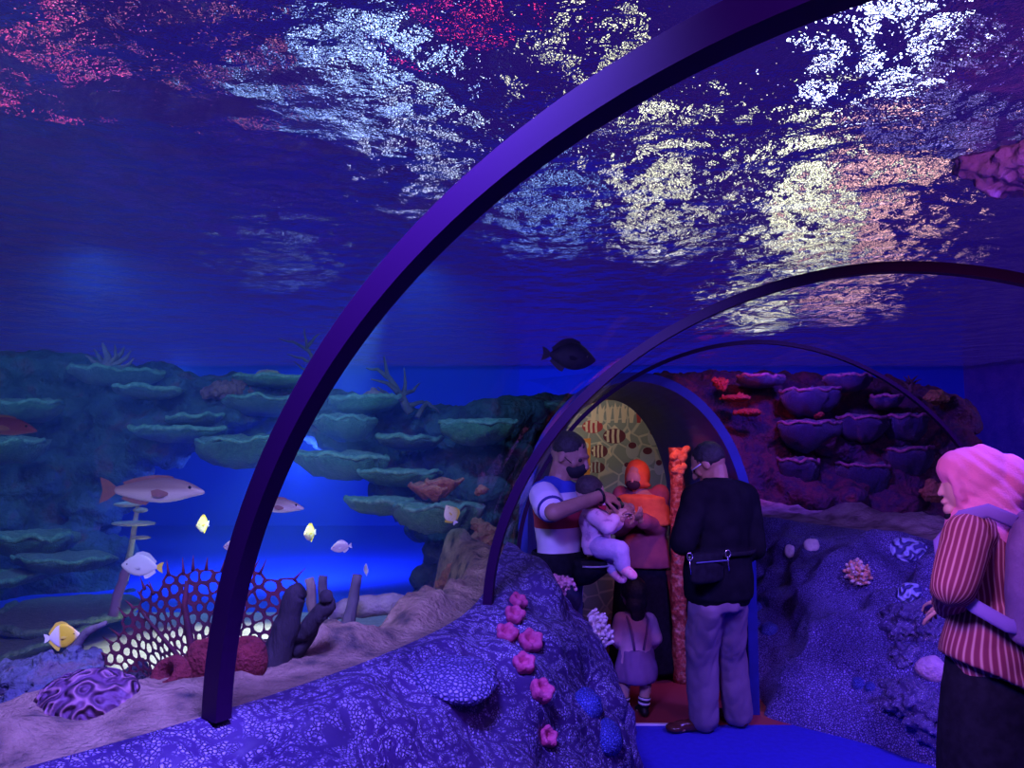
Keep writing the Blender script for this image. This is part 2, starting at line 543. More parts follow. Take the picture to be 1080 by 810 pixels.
# archway corridor: short vault that leads to the painted room
CY0, CY1 = 4.92, 6.43
def vsec(y):
    f = (y - CY0) / (CY1 - CY0)
    return (0.79 + .01 * f, 0.69 - .19 * f, 1.15, .93 - .02 * f)      # centre, half-width, springing, rise
def vprof(y, off=0.0):
    cx, hw, sp, rise = vsec(y)
    return [Vector((cx - hw - off, y, 0))] + [Vector((cx - math.cos(PI * i / 40) * (hw + off), y, sp + (rise + off) * math.sin(PI * i / 40))) for i in range(41)] + [Vector((cx + hw + off, y, 0))]
VAULT = mat('vault_paint', (0.02, 0.035, 0.30), 0.5, (0.015, 0.025, 0.22), 6)
m = MB()
m.loft([vprof(y) + list(reversed(vprof(y, .06))) for y in (CY0, CY0 + .03, CY1 - .03, CY1)])
tag(m.build('wall_archway', VAULT, smooth=False), 'dark blue vaulted archway at the end of the tunnel', 'archway', kind='structure')
# the painted room behind: a wider vaulted niche
def quad(name, pts, m_, label, cat):
    return tag(MB().add(pts, [tuple(range(len(pts)))]).build(name, m_, smooth=False), label, cat, kind='structure')
MY = 7.6
NX, NH, NS, NR = 1.0, .72, 1.3, .86
def nprof(y, off=0.0):
    return [Vector((NX - NH - off, y, 0))] + [Vector((NX - math.cos(PI * i / 40) * (NH + off), y, NS + (NR + off) * math.sin(PI * i / 40))) for i in range(41)] + [Vector((NX + NH + off, y, 0))]
m = MB()
m.loft([nprof(y) + list(reversed(nprof(y, .05))) for y in (CY1 + .002, MY)])
tag(m.build('wall_niche', mat('niche_wall', (.42, .24, .2), .8), smooth=False), 'pale reddish vaulted side walls of the painted room', 'wall', kind='structure')
m = MB(); m.loft([vprof(CY1 + .001), [Vector((p.x, CY1 + .001, p.z)) for p in nprof(CY1)]], cap=False, closed=False)
tag(m.build('wall_bulkhead', mat('black_wall', (.015, .015, .02), .9), smooth=False), 'black bulkhead round the far mouth of the vault', 'wall', kind='structure')
m = MB(); P_ = nprof(MY + .02, .05); m.loft([P_, [p + Vector((0, .05, 0)) for p in P_]])
tag(m.build('wall_end', mat('end_wall', (.30, .10, .12), .8), smooth=False), 'end wall behind the painted panel', 'wall', kind='structure')

# tank: sand floor, banks along the glass, blue walls
SAND = mat('pale_sand', (.62, .60, .56), .9, (.5, .47, .42), 18, .01, 60)
BANK = mat('brown_sand', (.2, .17, .15), .95, stops=[(.3, (.05, .05, .05)), (.45, (.26, .19, .11)), (.7, (.46, .35, .2))], scale=9, bump=.02, bscale=55, detail=8)
def tank_floor(name, pts, label, SAND=SAND):
    return tag(MB().add([(x, y, .4) for x, y in pts], [tuple(range(len(pts)))]).build(name, SAND, smooth=False), label, 'floor', kind='structure')
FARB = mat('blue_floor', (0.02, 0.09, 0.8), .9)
arcL = [pol(3.3, -1.35 + 1.75 * i / 24) for i in range(25)]
tank_floor('floor_sand', [(p.x, p.y) for p in arcL] + [(-.4, 6.0), (-9.5, 6.0), (-9.5, -1.5)], 'pale sand floor of the left tank')
tank_floor('floor_deep', [(-.4, 6.0), (-.4, 12.6), (-9.5, 12.6), (-9.5, 6.0)], 'blue painted floor at the back of the left tank', FARB)
arcR = [pol(7.6, -1.2 + 1.9 * i / 24) for i in range(25)]
tank_floor('floor_sand.001', [(9.5, -3.5)] + [(9.5, 12.6)] + [(1.5, 12.6)] + [(p.x, p.y) for p in reversed(arcR)], 'pale sand floor of the right tank')

def bankL(u, a):
    r = RI - .068 - u * lerp_tab(a, [(-1.35, .95), (-.5, .80), (-.32, .48), (.4, .36)])
    z = ZB + .0 - .62 * sst(u, .45, 1.0) + .04 * sst(u, .05, .3)
    q = pol(r, a, z)
    q.z += (fz(q, 3.2, 4, 1.0) * .07 + nz(q, 11, 4) * .02) * sst(u, .03, .3)
    return q
tag(grid_mesh(bankL, [i / 50 for i in range(51)], [-1.35 + 1.75 * j / 200 for j in range(201)]).build('seabed_bank', BANK), 'brown sandy bank lying along the left glass', 'sand', kind='stuff')
def bankR(u, a):
    r = RO + .068 + u * 1.3
    z = ZB + .10 * sst(u, 0, .6) - .55 * sst(u, .55, 1.0)
    q = pol(r, a, z)
    q.z += (fz(q, 2.2, 4, 6.0) * .10 + nz(q, 8, 4) * .03) * sst(u, .03, .3)
    return q
tag(grid_mesh(bankR, [i / 40 for i in range(41)], [-1.1 + 1.85 * j / 150 for j in range(151)]).build('seabed_ridge', mat('pink_sand', (.5, .38, .4), .95, stops=[(.3, (.16, .1, .13)), (.5, (.42, .3, .33)), (.75, (.62, .5, .5))], scale=7, bump=.02, bscale=40, detail=8)), 'pinkish sand ridge lying along the right glass', 'sand', kind='stuff')

BLUEW = mat('tank_blue', (0.02, 0.09, 0.85), 0.9)
def wallq(name, a, b, label, m_=None):
    return quad(name, [(a[0], a[1], -.2), (b[0], b[1], -.2), (b[0], b[1], 3.4), (a[0], a[1], 3.4)], m_ or BLUEW, label, 'wall')
wallq('wall_back', (-9.5, 12.6), (9.5, 12.6), 'blue back wall of the tank')
wallq('wall_tank_left', (-9.5, 12.6), (-9.5, -3.5), 'blue left wall of the tank')
c0 = at(1019, 450, 12.6)
wallq('wall_tank_right', (c0.x, 12.6), (9.5, 7.0), 'violet slanting right wall of the tank', mat('tank_violet', (.16, .09, .42), .9, (.10, .06, .36), 5, .03, 30))
# ------------------------------------------------------------------ reef
REEF = mat('reef_stone', (.06, .10, .10), .95, stops=[(.25, (.02, .02, .04)), (.42, (.04, .07, .08)), (.55, (.06, .10, .11)), (.68, (.12, .06, .07)), (.8, (.08, .11, .14))], scale=4.5, bump=.05, bscale=22, detail=9)
REEFR = mat('reef_stone_red', (.2, .05, .06), .95, stops=[(.3, (.02, .02, .06)), (.45, (.12, .04, .08)), (.6, (.05, .03, .10)), (.75, (.2, .06, .08))], scale=4.0, bump=.05, bscale=22, detail=9)
TOPL = [(-120, 372), (0, 374), (62, 374), (72, 388), (160, 386), (215, 400), (300, 398), (380, 424), (440, 434), (480, 432), (560, 418), (640, 420), (720, 430)]
def in_cave(px, py):
    cx, cy = 288, 585
    e = abs((px - cx) / 156) ** 2.6 + abs((py - cy) / 108) ** 2.6
    if px > 340: e = max(e, ((px - 330) / 112) ** 2 + ((py - 612) / 104) ** 2 if py < 612 else ((px - 330) / 112) ** 2)
    return e < 1.0
def reef_depth(px, py):
    return 7.7 - 1.0 * max(0, py - 420) / 230 + .25 * math.sin(px * .021) + 1.0 * sst(px, 500, 600)
rnd = random.Random(3)
m = MB()
for gy in range(380, 760, 20):
    for gx in range(-140, 640, 22):
        px, py = gx + rnd.uniform(-9, 9), gy + rnd.uniform(-8, 8)
        top = lerp_tab(px, TOPL)
        d = reef_depth(px, py) + rnd.uniform(-.12, .25)
        r = rnd.uniform(.15, .25)
        rp = r / pxm(d)
        if py - rp * .8 < top: 
            py = top + rp * .8
            if gy > top + 40: continue
        bad = any(in_cave(px + math.cos(t) * rp * .95, py + math.sin(t) * rp * .85) for t in (k * PI / 4 for k in range(8))) or in_cave(px, py)
        if bad: continue
        if py > 655 and 100 < px < 470: continue
        p = at(px, py, d)
        if p.z < .2: continue
        m.ell(p, (r * rnd.uniform(.9, 1.3), r * rnd.uniform(1.2, 1.9), r * rnd.uniform(.7, 1.0)), Euler((rnd.uniform(-.3, .3), rnd.uniform(-.3, .3), rnd.uniform(0, 3))).to_matrix(), 12, 8)
reef = m.organic('reef_rock', REEF, voxel=.035, smooth=3, disp=lambda p: fz(p, 5, 4, 2) * .06 + nz(p, 16, 3) * .02)
tag(reef, 'long dark algae covered reef wall with a bright blue cave in it', 'rock')

TOPR = [(670, 400), (720, 396), (800, 392), (860, 396), (930, 400), (990, 412), (1010, 430), (1020, 470)]
m = MB()
for gy in range(392, 600, 17):
    for gx in range(676, 1022, 18):
        px, py = gx + rnd.uniform(-8, 8), gy + rnd.uniform(-7, 7)
        top = lerp_tab(px, TOPR)
        d = 9.6 - 0.9 * (py - 400) / 140 + rnd.uniform(-.1, .25)
        r = rnd.uniform(.16, .26); rp = r / pxm(d)
        if py - rp * .8 < top:
            py = top + rp * .8
            if gy > top + 36: continue
        if px + rp > 1024: px = 1022 - rp
        m.ell(at(px, py, d), (r * rnd.uniform(.9, 1.3), r * rnd.uniform(1.2, 1.9), r * rnd.uniform(.7, 1.0)), Euler((rnd.uniform(-.3, .3), rnd.uniform(-.3, .3), rnd.uniform(0, 3))).to_matrix(), 12, 8)
reefr = m.organic('reef_rock', REEFR, voxel=.04, smooth=3, disp=lambda p: fz(p, 5, 4, 8) * .06 + nz(p, 16, 3) * .02)
tag(reefr, 'dark red reef wall behind the right glass', 'rock')

# plate corals: thick mossy shelves that stick out of the reef
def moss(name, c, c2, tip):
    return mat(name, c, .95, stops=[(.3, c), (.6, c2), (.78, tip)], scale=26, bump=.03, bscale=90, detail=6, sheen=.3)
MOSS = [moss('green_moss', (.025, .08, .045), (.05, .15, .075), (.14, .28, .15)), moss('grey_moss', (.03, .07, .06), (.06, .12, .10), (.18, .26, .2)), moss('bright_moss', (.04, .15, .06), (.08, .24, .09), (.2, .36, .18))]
def plate(px0, px1, py0, py1, d, m_, name, label, seed, cat='coral', group=None, rim=None, rimr=.03, rimz=.72):
    cx, cy = (px0 + px1) / 2, (py0 + py1) / 2
    c = at(cx, cy, d); hw = (px1 - px0) / 2 * pxm(d); hh = (py1 - py0) / 2 * pxm(d)
    m = MB(); rr = random.Random(seed); n = 40; rings = []
    ph = [rr.uniform(0, 6.28) for _ in range(4)]
    wv = .13 * min(hh, .09)
    dep = max(hw * .55, .26 if py0 < 600 else .6)
    tilt = rr.uniform(-.06, .06)
    for k, (q, z) in enumerate([(.35, -1.0), (.62, -.75), (.86, -.25), (.98, .25), (1.0, .5), (.95, .78), (.8, .92), (.5, 1.0), (.2, .96)]):
        ring = []
        for i in range(n):
            t = 2 * PI * i / n
            w = 1 + .06 * math.sin(3 * t + ph[0]) + .05 * math.sin(5 * t + ph[1]) + .03 * math.sin(9 * t + ph[2])
            x = math.cos(t) * hw * q * w; y = math.sin(t) * dep * q * w
            zz = z * hh + x * tilt
            if q > .8: zz += wv * math.sin(7 * t + ph[3])
            pp = Vector((c.x + x, c.y + y + dep * .25, c.z + zz))
            pp += Vector((0, 0, 1)) * fz(pp, 9, 3, seed) * hh * .3 + Vector((math.cos(t), math.sin(t), 0)) * fz(pp, 16, 3, seed + 4) * min(hh, .1) * .35
            ring.append(pp)
        rings.append(ring)
    m.loft(rings)
    o = m.build(name, m_, loc=c)
    # pale rim added along the front edge, its lit look put into the colour
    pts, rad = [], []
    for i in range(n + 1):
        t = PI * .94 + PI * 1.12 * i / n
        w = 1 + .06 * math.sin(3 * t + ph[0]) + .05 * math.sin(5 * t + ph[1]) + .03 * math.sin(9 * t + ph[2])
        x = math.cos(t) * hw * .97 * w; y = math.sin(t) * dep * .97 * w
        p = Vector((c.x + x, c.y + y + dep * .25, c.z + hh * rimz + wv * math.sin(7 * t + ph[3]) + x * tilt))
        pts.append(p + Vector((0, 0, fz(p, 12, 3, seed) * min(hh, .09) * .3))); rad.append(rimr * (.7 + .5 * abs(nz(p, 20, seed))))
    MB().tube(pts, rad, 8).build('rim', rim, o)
    return tag(o, label, cat, group)

RIML = mat('pale_lit_rim', (.24, .40, .26), .95, (.12, .24, .16), 30, .02, 90)
PL = [  # left reef: x0, x1, y0, y1, depth, moss, label
    (-14, 62, 421, 444, 7.0, 0, 'green plate coral jutting out above the dim red fish at the reef edge'),
    (72, 172, 387, 407, 7.3, 1, 'wide grey green plate coral on the reef crest under the feathery tuft'),
    (117, 187, 407, 421, 7.0, 1, 'narrow grey green plate coral just under the crest plate'),
    (233, 318, 417, 438, 7.1, 1, 'pale edged plate coral behind the near rib, below the brown patch of the crest'),
    (173, 233, 438, 450, 7.0, 1, 'small thin plate coral between the crest and the widest shelf'),
    (137, 232, 450, 466, 6.9, 0, 'flat dull green plate coral overlapping the shelf over the cave mouth'),
    (205, 300, 460, 492, 6.7, 0, 'thick mossy plate coral forming the lip over the cave mouth'),
    (-20, 40, 462, 488, 6.7, 0, 'green plate coral directly below the dim red fish'),
    (-16, 74, 562, 588, 6.2, 0, 'broad plate coral at the foot of the reef beside the pale stalk'),
    (12, 112, 586, 604, 6.0, 1, 'slanting pale rimmed plate coral left of the silver yellowtail fish'),
    (-12, 32, 606, 618, 5.9, 1, 'short plate coral at the picture edge under the slanting plate'),
    (-10, 118, 646, 664, 5.0, 1, 'long low plate coral behind the yellow butterflyfish'),
    (-14, 68, 672, 688, 4.6, 1, 'lowest plate coral, just over the dark boulders'),
    (246, 336, 396, 408, 7.2, 2, 'bright green plate coral on the crest left of the near rib, under the bare branches'),
    (345, 424, 417, 435, 7.1, 2, 'bright green plate coral on the crest at the foot of the bare branches'),
    (332, 396, 438, 464, 6.9, 0, 'dark rounded plate coral right of the near rib below the crest'),
    (312, 412, 477, 505, 6.6, 0, 'thick mossy plate coral over the right half of the cave'),
    (393, 463, 459, 474, 6.8, 1, 'slim pale green plate coral under the bare branches'),
    (463, 545, 442, 468, 6.6, 2, 'large bright green plate coral on the slope right of the bare branches'),
    (379, 463, 495, 513, 6.5, 2, 'oval green plate coral left of the red cup coral'),
    (361, 436, 525, 543, 6.3, 2, 'lower green plate coral hanging over the cave edge'),
    (411, 506, 530, 562, 6.1, 2, 'big green plate coral behind the yellow fish'),
    (556, 612, 424, 446, 8.1, 0, 'half hidden green plate coral against the middle rib')]
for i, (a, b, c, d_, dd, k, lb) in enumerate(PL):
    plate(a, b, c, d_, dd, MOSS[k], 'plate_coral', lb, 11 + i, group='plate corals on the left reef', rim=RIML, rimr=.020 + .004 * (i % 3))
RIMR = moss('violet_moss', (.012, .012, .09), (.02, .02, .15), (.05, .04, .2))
RIMP = mat('rosy_lit_rim', (.42, .22, .34), .9, (.22, .10, .22), 30, .02, 80)
PR = [(824, 886, 409, 438, 'upper plate coral in the middle of the right reef'),
      (872, 920, 395, 412, 'thin plate coral on the top of the right reef under the waterline'),
      (821, 886, 444, 474, 'curved plate coral in the second row of the right reef'),
      (887, 938, 438, 466, 'plate coral left of the tuft with a level pale rim'),
      (921, 950, 417, 431, 'smallest plate coral under the dark tuft coral'),
      (936, 978, 437, 466, 'plate coral crossing the far thin rib'),
      (822, 866, 484, 516, 'low plate coral nearest the man in black'),
      (889, 941, 488, 526, 'low plate coral in the middle of the red reef foot'),
      (934, 986, 471, 502, 'plate coral left of the pink headscarf'),
      (778, 826, 396, 408, 'plate coral high on the reef right of the red cluster')]
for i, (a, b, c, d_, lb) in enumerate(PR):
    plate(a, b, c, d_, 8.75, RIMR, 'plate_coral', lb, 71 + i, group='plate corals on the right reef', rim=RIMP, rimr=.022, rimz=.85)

# red and orange corals on the reefs
def lump(name, px, py, hw, hh, d, m_, label, n, seed, cat='coral', group=None, vox=None):
    rr = random.Random(seed); m = MB(); c = at(px, py, d); s = pxm(d)
    for k in range(n):
        t = rr.uniform(0, 2 * PI); q = rr.uniform(0, .75) ** .7
        p = c + Vector((math.cos(t) * q * hw * s, rr.uniform(-.3, .4) * hw * s, math.sin(t) * q * hh * s))
        r = rr.uniform(.28, .5) * min(hw, hh) * s
        m.ell(p, (r * rr.uniform(.9, 1.4), r, r * rr.uniform(.8, 1.2)), None, 12, 8)
    m.ell(c, (hw * s * .72, hw * s * .6, hh * s * .72), None, 16, 10)
    o = m.organic(name, m_, voxel=vox or max(.006, min(hw, hh) * s * .07), smooth=2, loc=c, disp=lambda p: (nz(p, 30, seed) * .06 + fz(p, 3.2 / (min(hw, hh) * s), 4, seed) * .16) * min(hw, hh) * s)
    return tag(o, label, cat, group)
ORNG = mat('orange_coral', (.42, .10, .06), .8, (.62, .2, .1), 20, .02, 60)
REDC = mat('red_coral', (.3, .04, .04), .8, (.42, .09, .07), 20, .02, 60)
BRWN = mat('brown_coral', (.26, .12, .06), .9, (.4, .2, .1), 14, .03, 40)
# folded cup coral
def cup_coral(px, py, hw, hh, d, m_, label):
    root = empty('cup_coral', at(px, py, d)); s = pxm(d)
    for k, (dx, dy, q) in enumerate([(-.45, .1, .75), (.35, -.15, .85), (0, .3, .7)]):
        c = at(px + dx * hw, py + dy * hh, d - .03 * k); rings = []
        for f, w in [(.0, .12), (.35, .4), (.7, .75), (1.0, 1.0)]:
            rings.append([c + Vector((math.cos(t) * w * hw * q * s * (1 + .12 * math.sin(5 * t + k)), math.sin(t) * w * hw * q * s * .8, (f - .5) * hh * 1.6 * q * s + .14 * hh * s * math.sin(4 * t + k) * f)) for t in (2 * PI * i / 36 for i in range(36))])
        inner = [[p * .92 + c * .08 + Vector((0, 0, .02)) for p in rings[-1]], [p * .7 + c * .3 for p in rings[2]]]
        MB().loft(rings + inner).build('cup', m_, root)
    return tag(root, label, 'coral')
cup_coral(459, 518, 24, 13, 6.1, ORNG, 'folded red brown cup coral over the biggest green plate')
lump('round_coral', 508, 517, 9, 6, 6.1, ORNG, 'small orange round coral left of the middle rib', 5, 5)
lump('brown_coral_column', 512, 578, 17, 38, 5.6, BRWN, 'rough brown coral column beside the foot of the middle rib', 26, 6)
lump('brown_coral_column', 484, 612, 22, 22, 5.3, BRWN, 'low rough brown coral mound at the right end of the cave', 20, 16)
lump('red_coral', 760, 404, 11, 8, 8.7, REDC, 'bright red knobbly coral high on the right reef', 9, 7)
lump('red_coral', 776, 420, 22, 5, 8.7, REDC, 'flat red coral just under the knobbly red one', 9, 8)
lump('red_coral', 790, 435, 18, 6, 8.7, REDC, 'dim red coral, lowest of the three above the archway', 8, 9)
lump('red_coral', 863, 437, 8, 5, 8.7, REDC, 'tiny red coral in the middle of the right reef', 6, 10)
lump('brown_coral', 987, 520, 20, 13, 8.2, BRWN, 'rounded brown coral left of the pink headscarf', 10, 12)
lump('yellow_coral', 986, 419, 15, 8, 8.9, mat('yellow_coral', (.5, .4, .12), .9, (.3, .22, .1), 20, .02, 50), 'yellowish coral on the crest over the pink headscarf', 8, 13)
lump('red_coral', 740, 470, 13, 20, 8.8, REDC, 'dull red coral standing behind the archway rim', 12, 14)
lump('brown_coral', 690, 530, 20, 14, 8.4, BRWN, 'brown coral hidden behind the archway', 8, 15) if False else None
lump('crusty_coral', 238, 412, 28, 14, 7.2, mat('rust_coral', (.2, .07, .06), .9, (.3, .12, .1), 20, .02, 50), 'rust brown crusty coral on the crest left of the near rib', 14, 21)
lump('crusty_coral', 395, 416, 16, 6, 7.25, mat('rose_coral', (.4, .16, .2), .9, (.5, .3, .25), 20, .02, 50), 'rosy crusty coral on the crest left of the bare branches', 9, 22)
lump('crusty_coral', 283, 395, 18, 7, 7.3, mat('rose_yellow', (.4, .2, .2), .9, (.5, .4, .15), 20, .02, 50), 'rosy crusty coral on the crest beside the near rib', 9, 23)

# bare branching corals
def branches(name, stems, m_, label, d, cat='coral', r0=.03, sub=True):
    base = at(stems[0][0][0], stems[0][0][1], d); root = empty(name, base)
    for k, st in enumerate(stems):
        pts = [at(x, y, d + dz) for x, y, dz in st]
        # smooth the polyline a little
        P = []
        for a, b in zip(pts, pts[1:]):
            for f in (0, .33, .66): P.append(a.lerp(b, f) + Vector((nz(a * 3 + b * f, 7), nz(b * 2 + a * f, 9), nz(a + b * f, 8))) * .012 * d / 7)
        P.append(pts[-1]); n = len(P)
        w = r0 * (1.0 if k == 0 else .62)
        MB().tube(P, [w * (1 - .8 * i / (n - 1)) for i in range(n)], 7).build('branch', m_, root)
    return tag(root, label, cat)
DEAD = mat('bare_branch', (.10, .07, .08), .9, (.16, .11, .1), 12, .01, 50)
branches('branching_coral', [[(330, 398, 0), (331, 384, 0), (324, 366, 0), (321, 347, .05)], [(331, 384, 0), (318, 378, -.1), (303, 374, -.1)], [(326, 370, 0), (310, 361, .1), (294, 357, .1)], [(332, 388, 0), (340, 374, .1), (343, 358, .1)], [(324, 366, 0), (332, 356, -.1), (338, 352, -.1)], [(330, 392, 0), (318, 388, .1), (310, 381, .1)]], DEAD, 'bare dark branching coral on the crest, left of the near rib', 7.3)
branches('branching_coral', [[(433, 436, 0), (421, 414, 0), (409, 396, 0), (405, 376, .05)], [(421, 414, 0), (408, 404, -.1), (391, 400, -.1)], [(410, 398, 0), (398, 390, .1), (386, 388, .1)], [(425, 420, 0), (428, 404, .1), (426, 388, .1)], [(430, 428, 0), (446, 424, .1), (462, 432, .1)], [(424, 416, 0), (436, 412, .15), (443, 404, .2)], [(426, 422, 0), (412, 418, -.1), (398, 408, -.1)], [(440, 440, 0), (450, 424, .1), (456, 428, .1), (464, 436, .1)]], DEAD, 'bare dark branching coral like a dead tree, right of the near rib', 7.1, r0=.045)
branches('branching_coral', [[(961, 414, 0), (961, 404, 0), (958, 396, 0)], [(961, 408, 0), (966, 402, .05), (972, 400, .05)], [(961, 410, 0), (954, 404, .05), (948, 400, .05)], [(960, 404, 0), (968, 396, .05)], [(960, 404, 0), (953, 397, -.05)]], DEAD, 'small dark tuft of branching coral on the right crest', 8.9, r0=.03)
TUFT = mat('tuft_coral', (.16, .10, .14), .9, (.26, .18, .18), 12, .01, 50)
branches('feather_coral', [[(112, 388, 0), (113, 374, 0), (108, 362, 0)], [(114, 388, 0), (122, 376, 0), (121, 364, .05)], [(116, 388, 0), (132, 378, 0), (138, 370, .05)], [(110, 388, 0), (98, 380, 0), (90, 375, 0)], [(111, 388, 0), (104, 376, .1), (99, 368, .1)], [(116, 388, 0), (128, 372, .1), (131, 366, .1)], [(117, 390, 0), (134, 386, 0), (141, 378, 0)]], TUFT, 'feathery dark tuft standing on the reef crest at the far left', 7.2, r0=.05)
# ------------------------------------------------------------------ things on the bank behind the left glass
def bank_z(x, y):
    r, a = to_pol(Vector((x, y, 0)))
    u = (RI - .075 - r) / .95
    return bankL(min(1, max(0, u)), a).z

# boulders
BOULD = mat('boulder', (.09, .10, .16), .95, stops=[(.3, (.04, .04, .09)), (.5, (.10, .12, .20)), (.62, (.13, .10, .14)), (.75, (.12, .2, .3))], scale=11, bump=.02, bscale=50, detail=8)
lump('boulder', 50, 712, 75, 24, 2.35, BOULD, 'dark flat boulder behind the purple brain coral', 22, 31, 'rock')
lump('boulder', 18, 752, 34, 30, 2.1, BOULD, 'dark blue boulder at the left edge beside the brain coral', 16, 32, 'rock')
lump('boulder', 175, 738, 42, 12, 2.2, mat('blue_rock', (.10, .14, .3), .95, (.2, .22, .36), 14, .01, 60), 'low bluish stone between the brain coral and the near rib', 12, 33, 'rock')
lump('boulder', 145, 712, 22, 14, 2.45, BOULD, 'small dark stone behind the brain coral by the sea fan', 9, 34, 'rock')
lump('boulder', 430, 640, 24, 10, 3.5, mat('brown_rock', (.22, .19, .2), .95, (.34, .3, .28), 12, .02, 50), 'brown stone at the right end of the lying log', 9, 35, 'rock')
lump('boulder', 362, 668, 16, 9, 3.1, BOULD, 'small grey stone in front of the leaning posts', 8, 36, 'rock')
lump('boulder', 300, 728, 20, 7, 2.4, BOULD, 'flat dark pebble right of the near rib foot', 8, 37, 'rock') if False else None

# brain coral
bc = at(94, 742, 2.0); s = pxm(2.05)
m = MB(); rings = []
m.ell(bc, (52 * s, 46 * s, 32 * s), None, 72, 48)
BRAIN = None
def brain_mat(name, hi, lo, scale, wl=0.5):
    m, nt, out = nodes(name)
    b = N(nt, 'ShaderNodeBsdfPrincipled', Roughness=.6); L(nt, b.outputs[0], out.inputs[0])
    co = coords(nt)
    n = N(nt, 'ShaderNodeTexNoise', Scale=scale, Detail=.8); L(nt, co, n.inputs['Vector'])
    mm = N(nt, 'ShaderNodeMath', operation='MULTIPLY'); mm.inputs[1].default_value = 26.0; L(nt, n.outputs[0], mm.inputs[0])
    sn = N(nt, 'ShaderNodeMath', operation='SINE'); L(nt, mm.outputs[0], sn.inputs[0])
    mr = N(nt, 'ShaderNodeMapRange'); mr.inputs['From Min'].default_value = -1; L(nt, sn.outputs[0], mr.inputs['Value'])
    L(nt, ramp(nt, mr.outputs[0], [(.3, lo), (.72 if wl == 1 else .6, tuple((x + y * 2) / 3 for x, y in zip(hi, lo)) if wl == 1 else hi), (.95, hi)]), b.inputs['Base Color'])
    bp = N(nt, 'ShaderNodeBump', Strength=1.0, Distance=.02); L(nt, mr.outputs[0], bp.inputs['Height']); L(nt, bp.outputs[0], b.inputs['Normal'])
    return m
o = m.build('brain_coral', brain_mat('brain_coral', (.38, .2, .24), (.15, .065, .14), 17, 1), loc=bc)
for v in o.data.vertices:
    p = v.co + bc; k = math.sin(26 * (mnoise.noise(p * 8) + .5)); v.co += v.co.normalized() * (k * .003 + nz(p, 6, 5) * .008)
tag(o, 'purple brain coral with wandering ridges on the bank', 'coral')

# sea fan: a net of real openings
FANC = mat('sea_fan_red', (.035, .004, .014), .8, (.09, .008, .02), 9, .002, 200)
fd = 2.32; fs = pxm(fd)
poly = [(98, 706), (107, 680), (118, 655), (140, 632), (165, 614), (190, 605), (222, 602), (262, 608), (290, 614), (304, 624), (302, 652), (288, 690), (262, 716), (205, 728), (150, 716)]
def inpoly(x, y):
    c = False
    for i in range(len(poly)):
        x0, y0 = poly[i]; x1, y1 = poly[i - 1]
        if (y0 > y) != (y1 > y) and x < (x1 - x0) * (y - y0) / (y1 - y0) + x0: c = not c
    return c
fr_ = random.Random(4)
def fanpt(x, y, off=0.0):
    """photo-plane point -> fan sheet, gently cupped and leaning"""
    p = at(x, y, fd)
    q = (x - 205) / 100
    p.y += .05 * q * q + (p.z - .95) * .18 + off + .01 * math.sin(x * .06)
    return p
fan_root = empty('sea_fan', at(208, 722, fd))
net = MB(); spikes = []
def clip(P, a, b):
    """keeps the side of polygon P nearer to a than to b"""
    mx, my, nx, ny = (a[0] + b[0]) / 2, (a[1] + b[1]) / 2, b[0] - a[0], b[1] - a[1]
    out = []
    for i in range(len(P)):
        p, q = P[i], P[(i + 1) % len(P)]
        dp, dq = (p[0] - mx) * nx + (p[1] - my) * ny, (q[0] - mx) * nx + (q[1] - my) * ny
        if dp <= 0: out.append(p)
        if dp * dq < 0:
            t = dp / (dp - dq); out.append((p[0] + (q[0] - p[0]) * t, p[1] + (q[1] - p[1]) * t))
    return out
def fw(p):      # stretch that makes the openings longer along the rays from the foot
    x, y = p[0] - 205, 740 - p[1]
    return (math.atan2(x, y) * 92, math.hypot(x, y) * .80)
def bw(p):
    r = p[1] / .80; t = p[0] / 92
    return (205 + r * math.sin(t), 740 - r * math.cos(t))
SEED = []
for jj in range(0, 18):
    for ii in range(-22, 23):
        q = (ii * 10.6 + (5.3 if jj % 2 else 0) + fr_.uniform(-3.2, 3.2), 8 + jj * 8.6 + fr_.uniform(-2.6, 2.6))
        SEED.append(q)
def solid_cell(ring, inset):
    cx = sum(p[0] for p in ring) / len(ring); cy = sum(p[1] for p in ring) / len(ring)
    n = len(ring)
    inn = [(cx + (x - cx) * inset, cy + (y - cy) * inset) for x, y in ring]
    # round the opening
    inn2 = [((inn[k][0] * 2 + inn[(k + 1) % n][0] + inn[k - 1][0]) / 4, (inn[k][1] * 2 + inn[(k + 1) % n][1] + inn[k - 1][1]) / 4) for k in range(n)]
    th = .003
    A = [fanpt(x, y, -th) for x, y in ring]; B = [fanpt(x, y, -th * 1.0) for x, y in inn2]
    A2 = [fanpt(x, y, th) for x, y in ring]; B2 = [fanpt(x, y, th) for x, y in inn2]
    net.loft([A, B, B2, A2], cap=False)
for q in SEED:
    cx, cy = bw(q)
    if not inpoly(cx, cy): continue
    P = [(q[0] - 20, q[1] - 20), (q[0] + 20, q[1] - 20), (q[0] + 20, q[1] + 20), (q[0] - 20, q[1] + 20)]
    for o_ in SEED:
        if o_ is not q and abs(o_[0] - q[0]) < 34 and abs(o_[1] - q[1]) < 34: P = clip(P, q, o_)
    ring = []
    for k in range(len(P)):                       # even out the outline
        p0, p1 = P[k], P[(k + 1) % len(P)]
        n_ = max(1, int(math.hypot(p1[0] - p0[0], p1[1] - p0[1]) / 3.5))
        ring += [bw((p0[0] + (p1[0] - p0[0]) * f / n_, p0[1] + (p1[1] - p0[1]) * f / n_)) for f in range(n_)]
    if len(ring) < 5: continue
    solid_cell(ring, fr_.uniform(.80, .9))
    dx, dy = cx - 205, cy - 740; l_ = math.hypot(dx, dy)
    if not inpoly(cx + dx / l_ * 12, cy + dy / l_ * 12) and cy < 700: spikes.append((cx, cy, dx / l_, dy / l_))
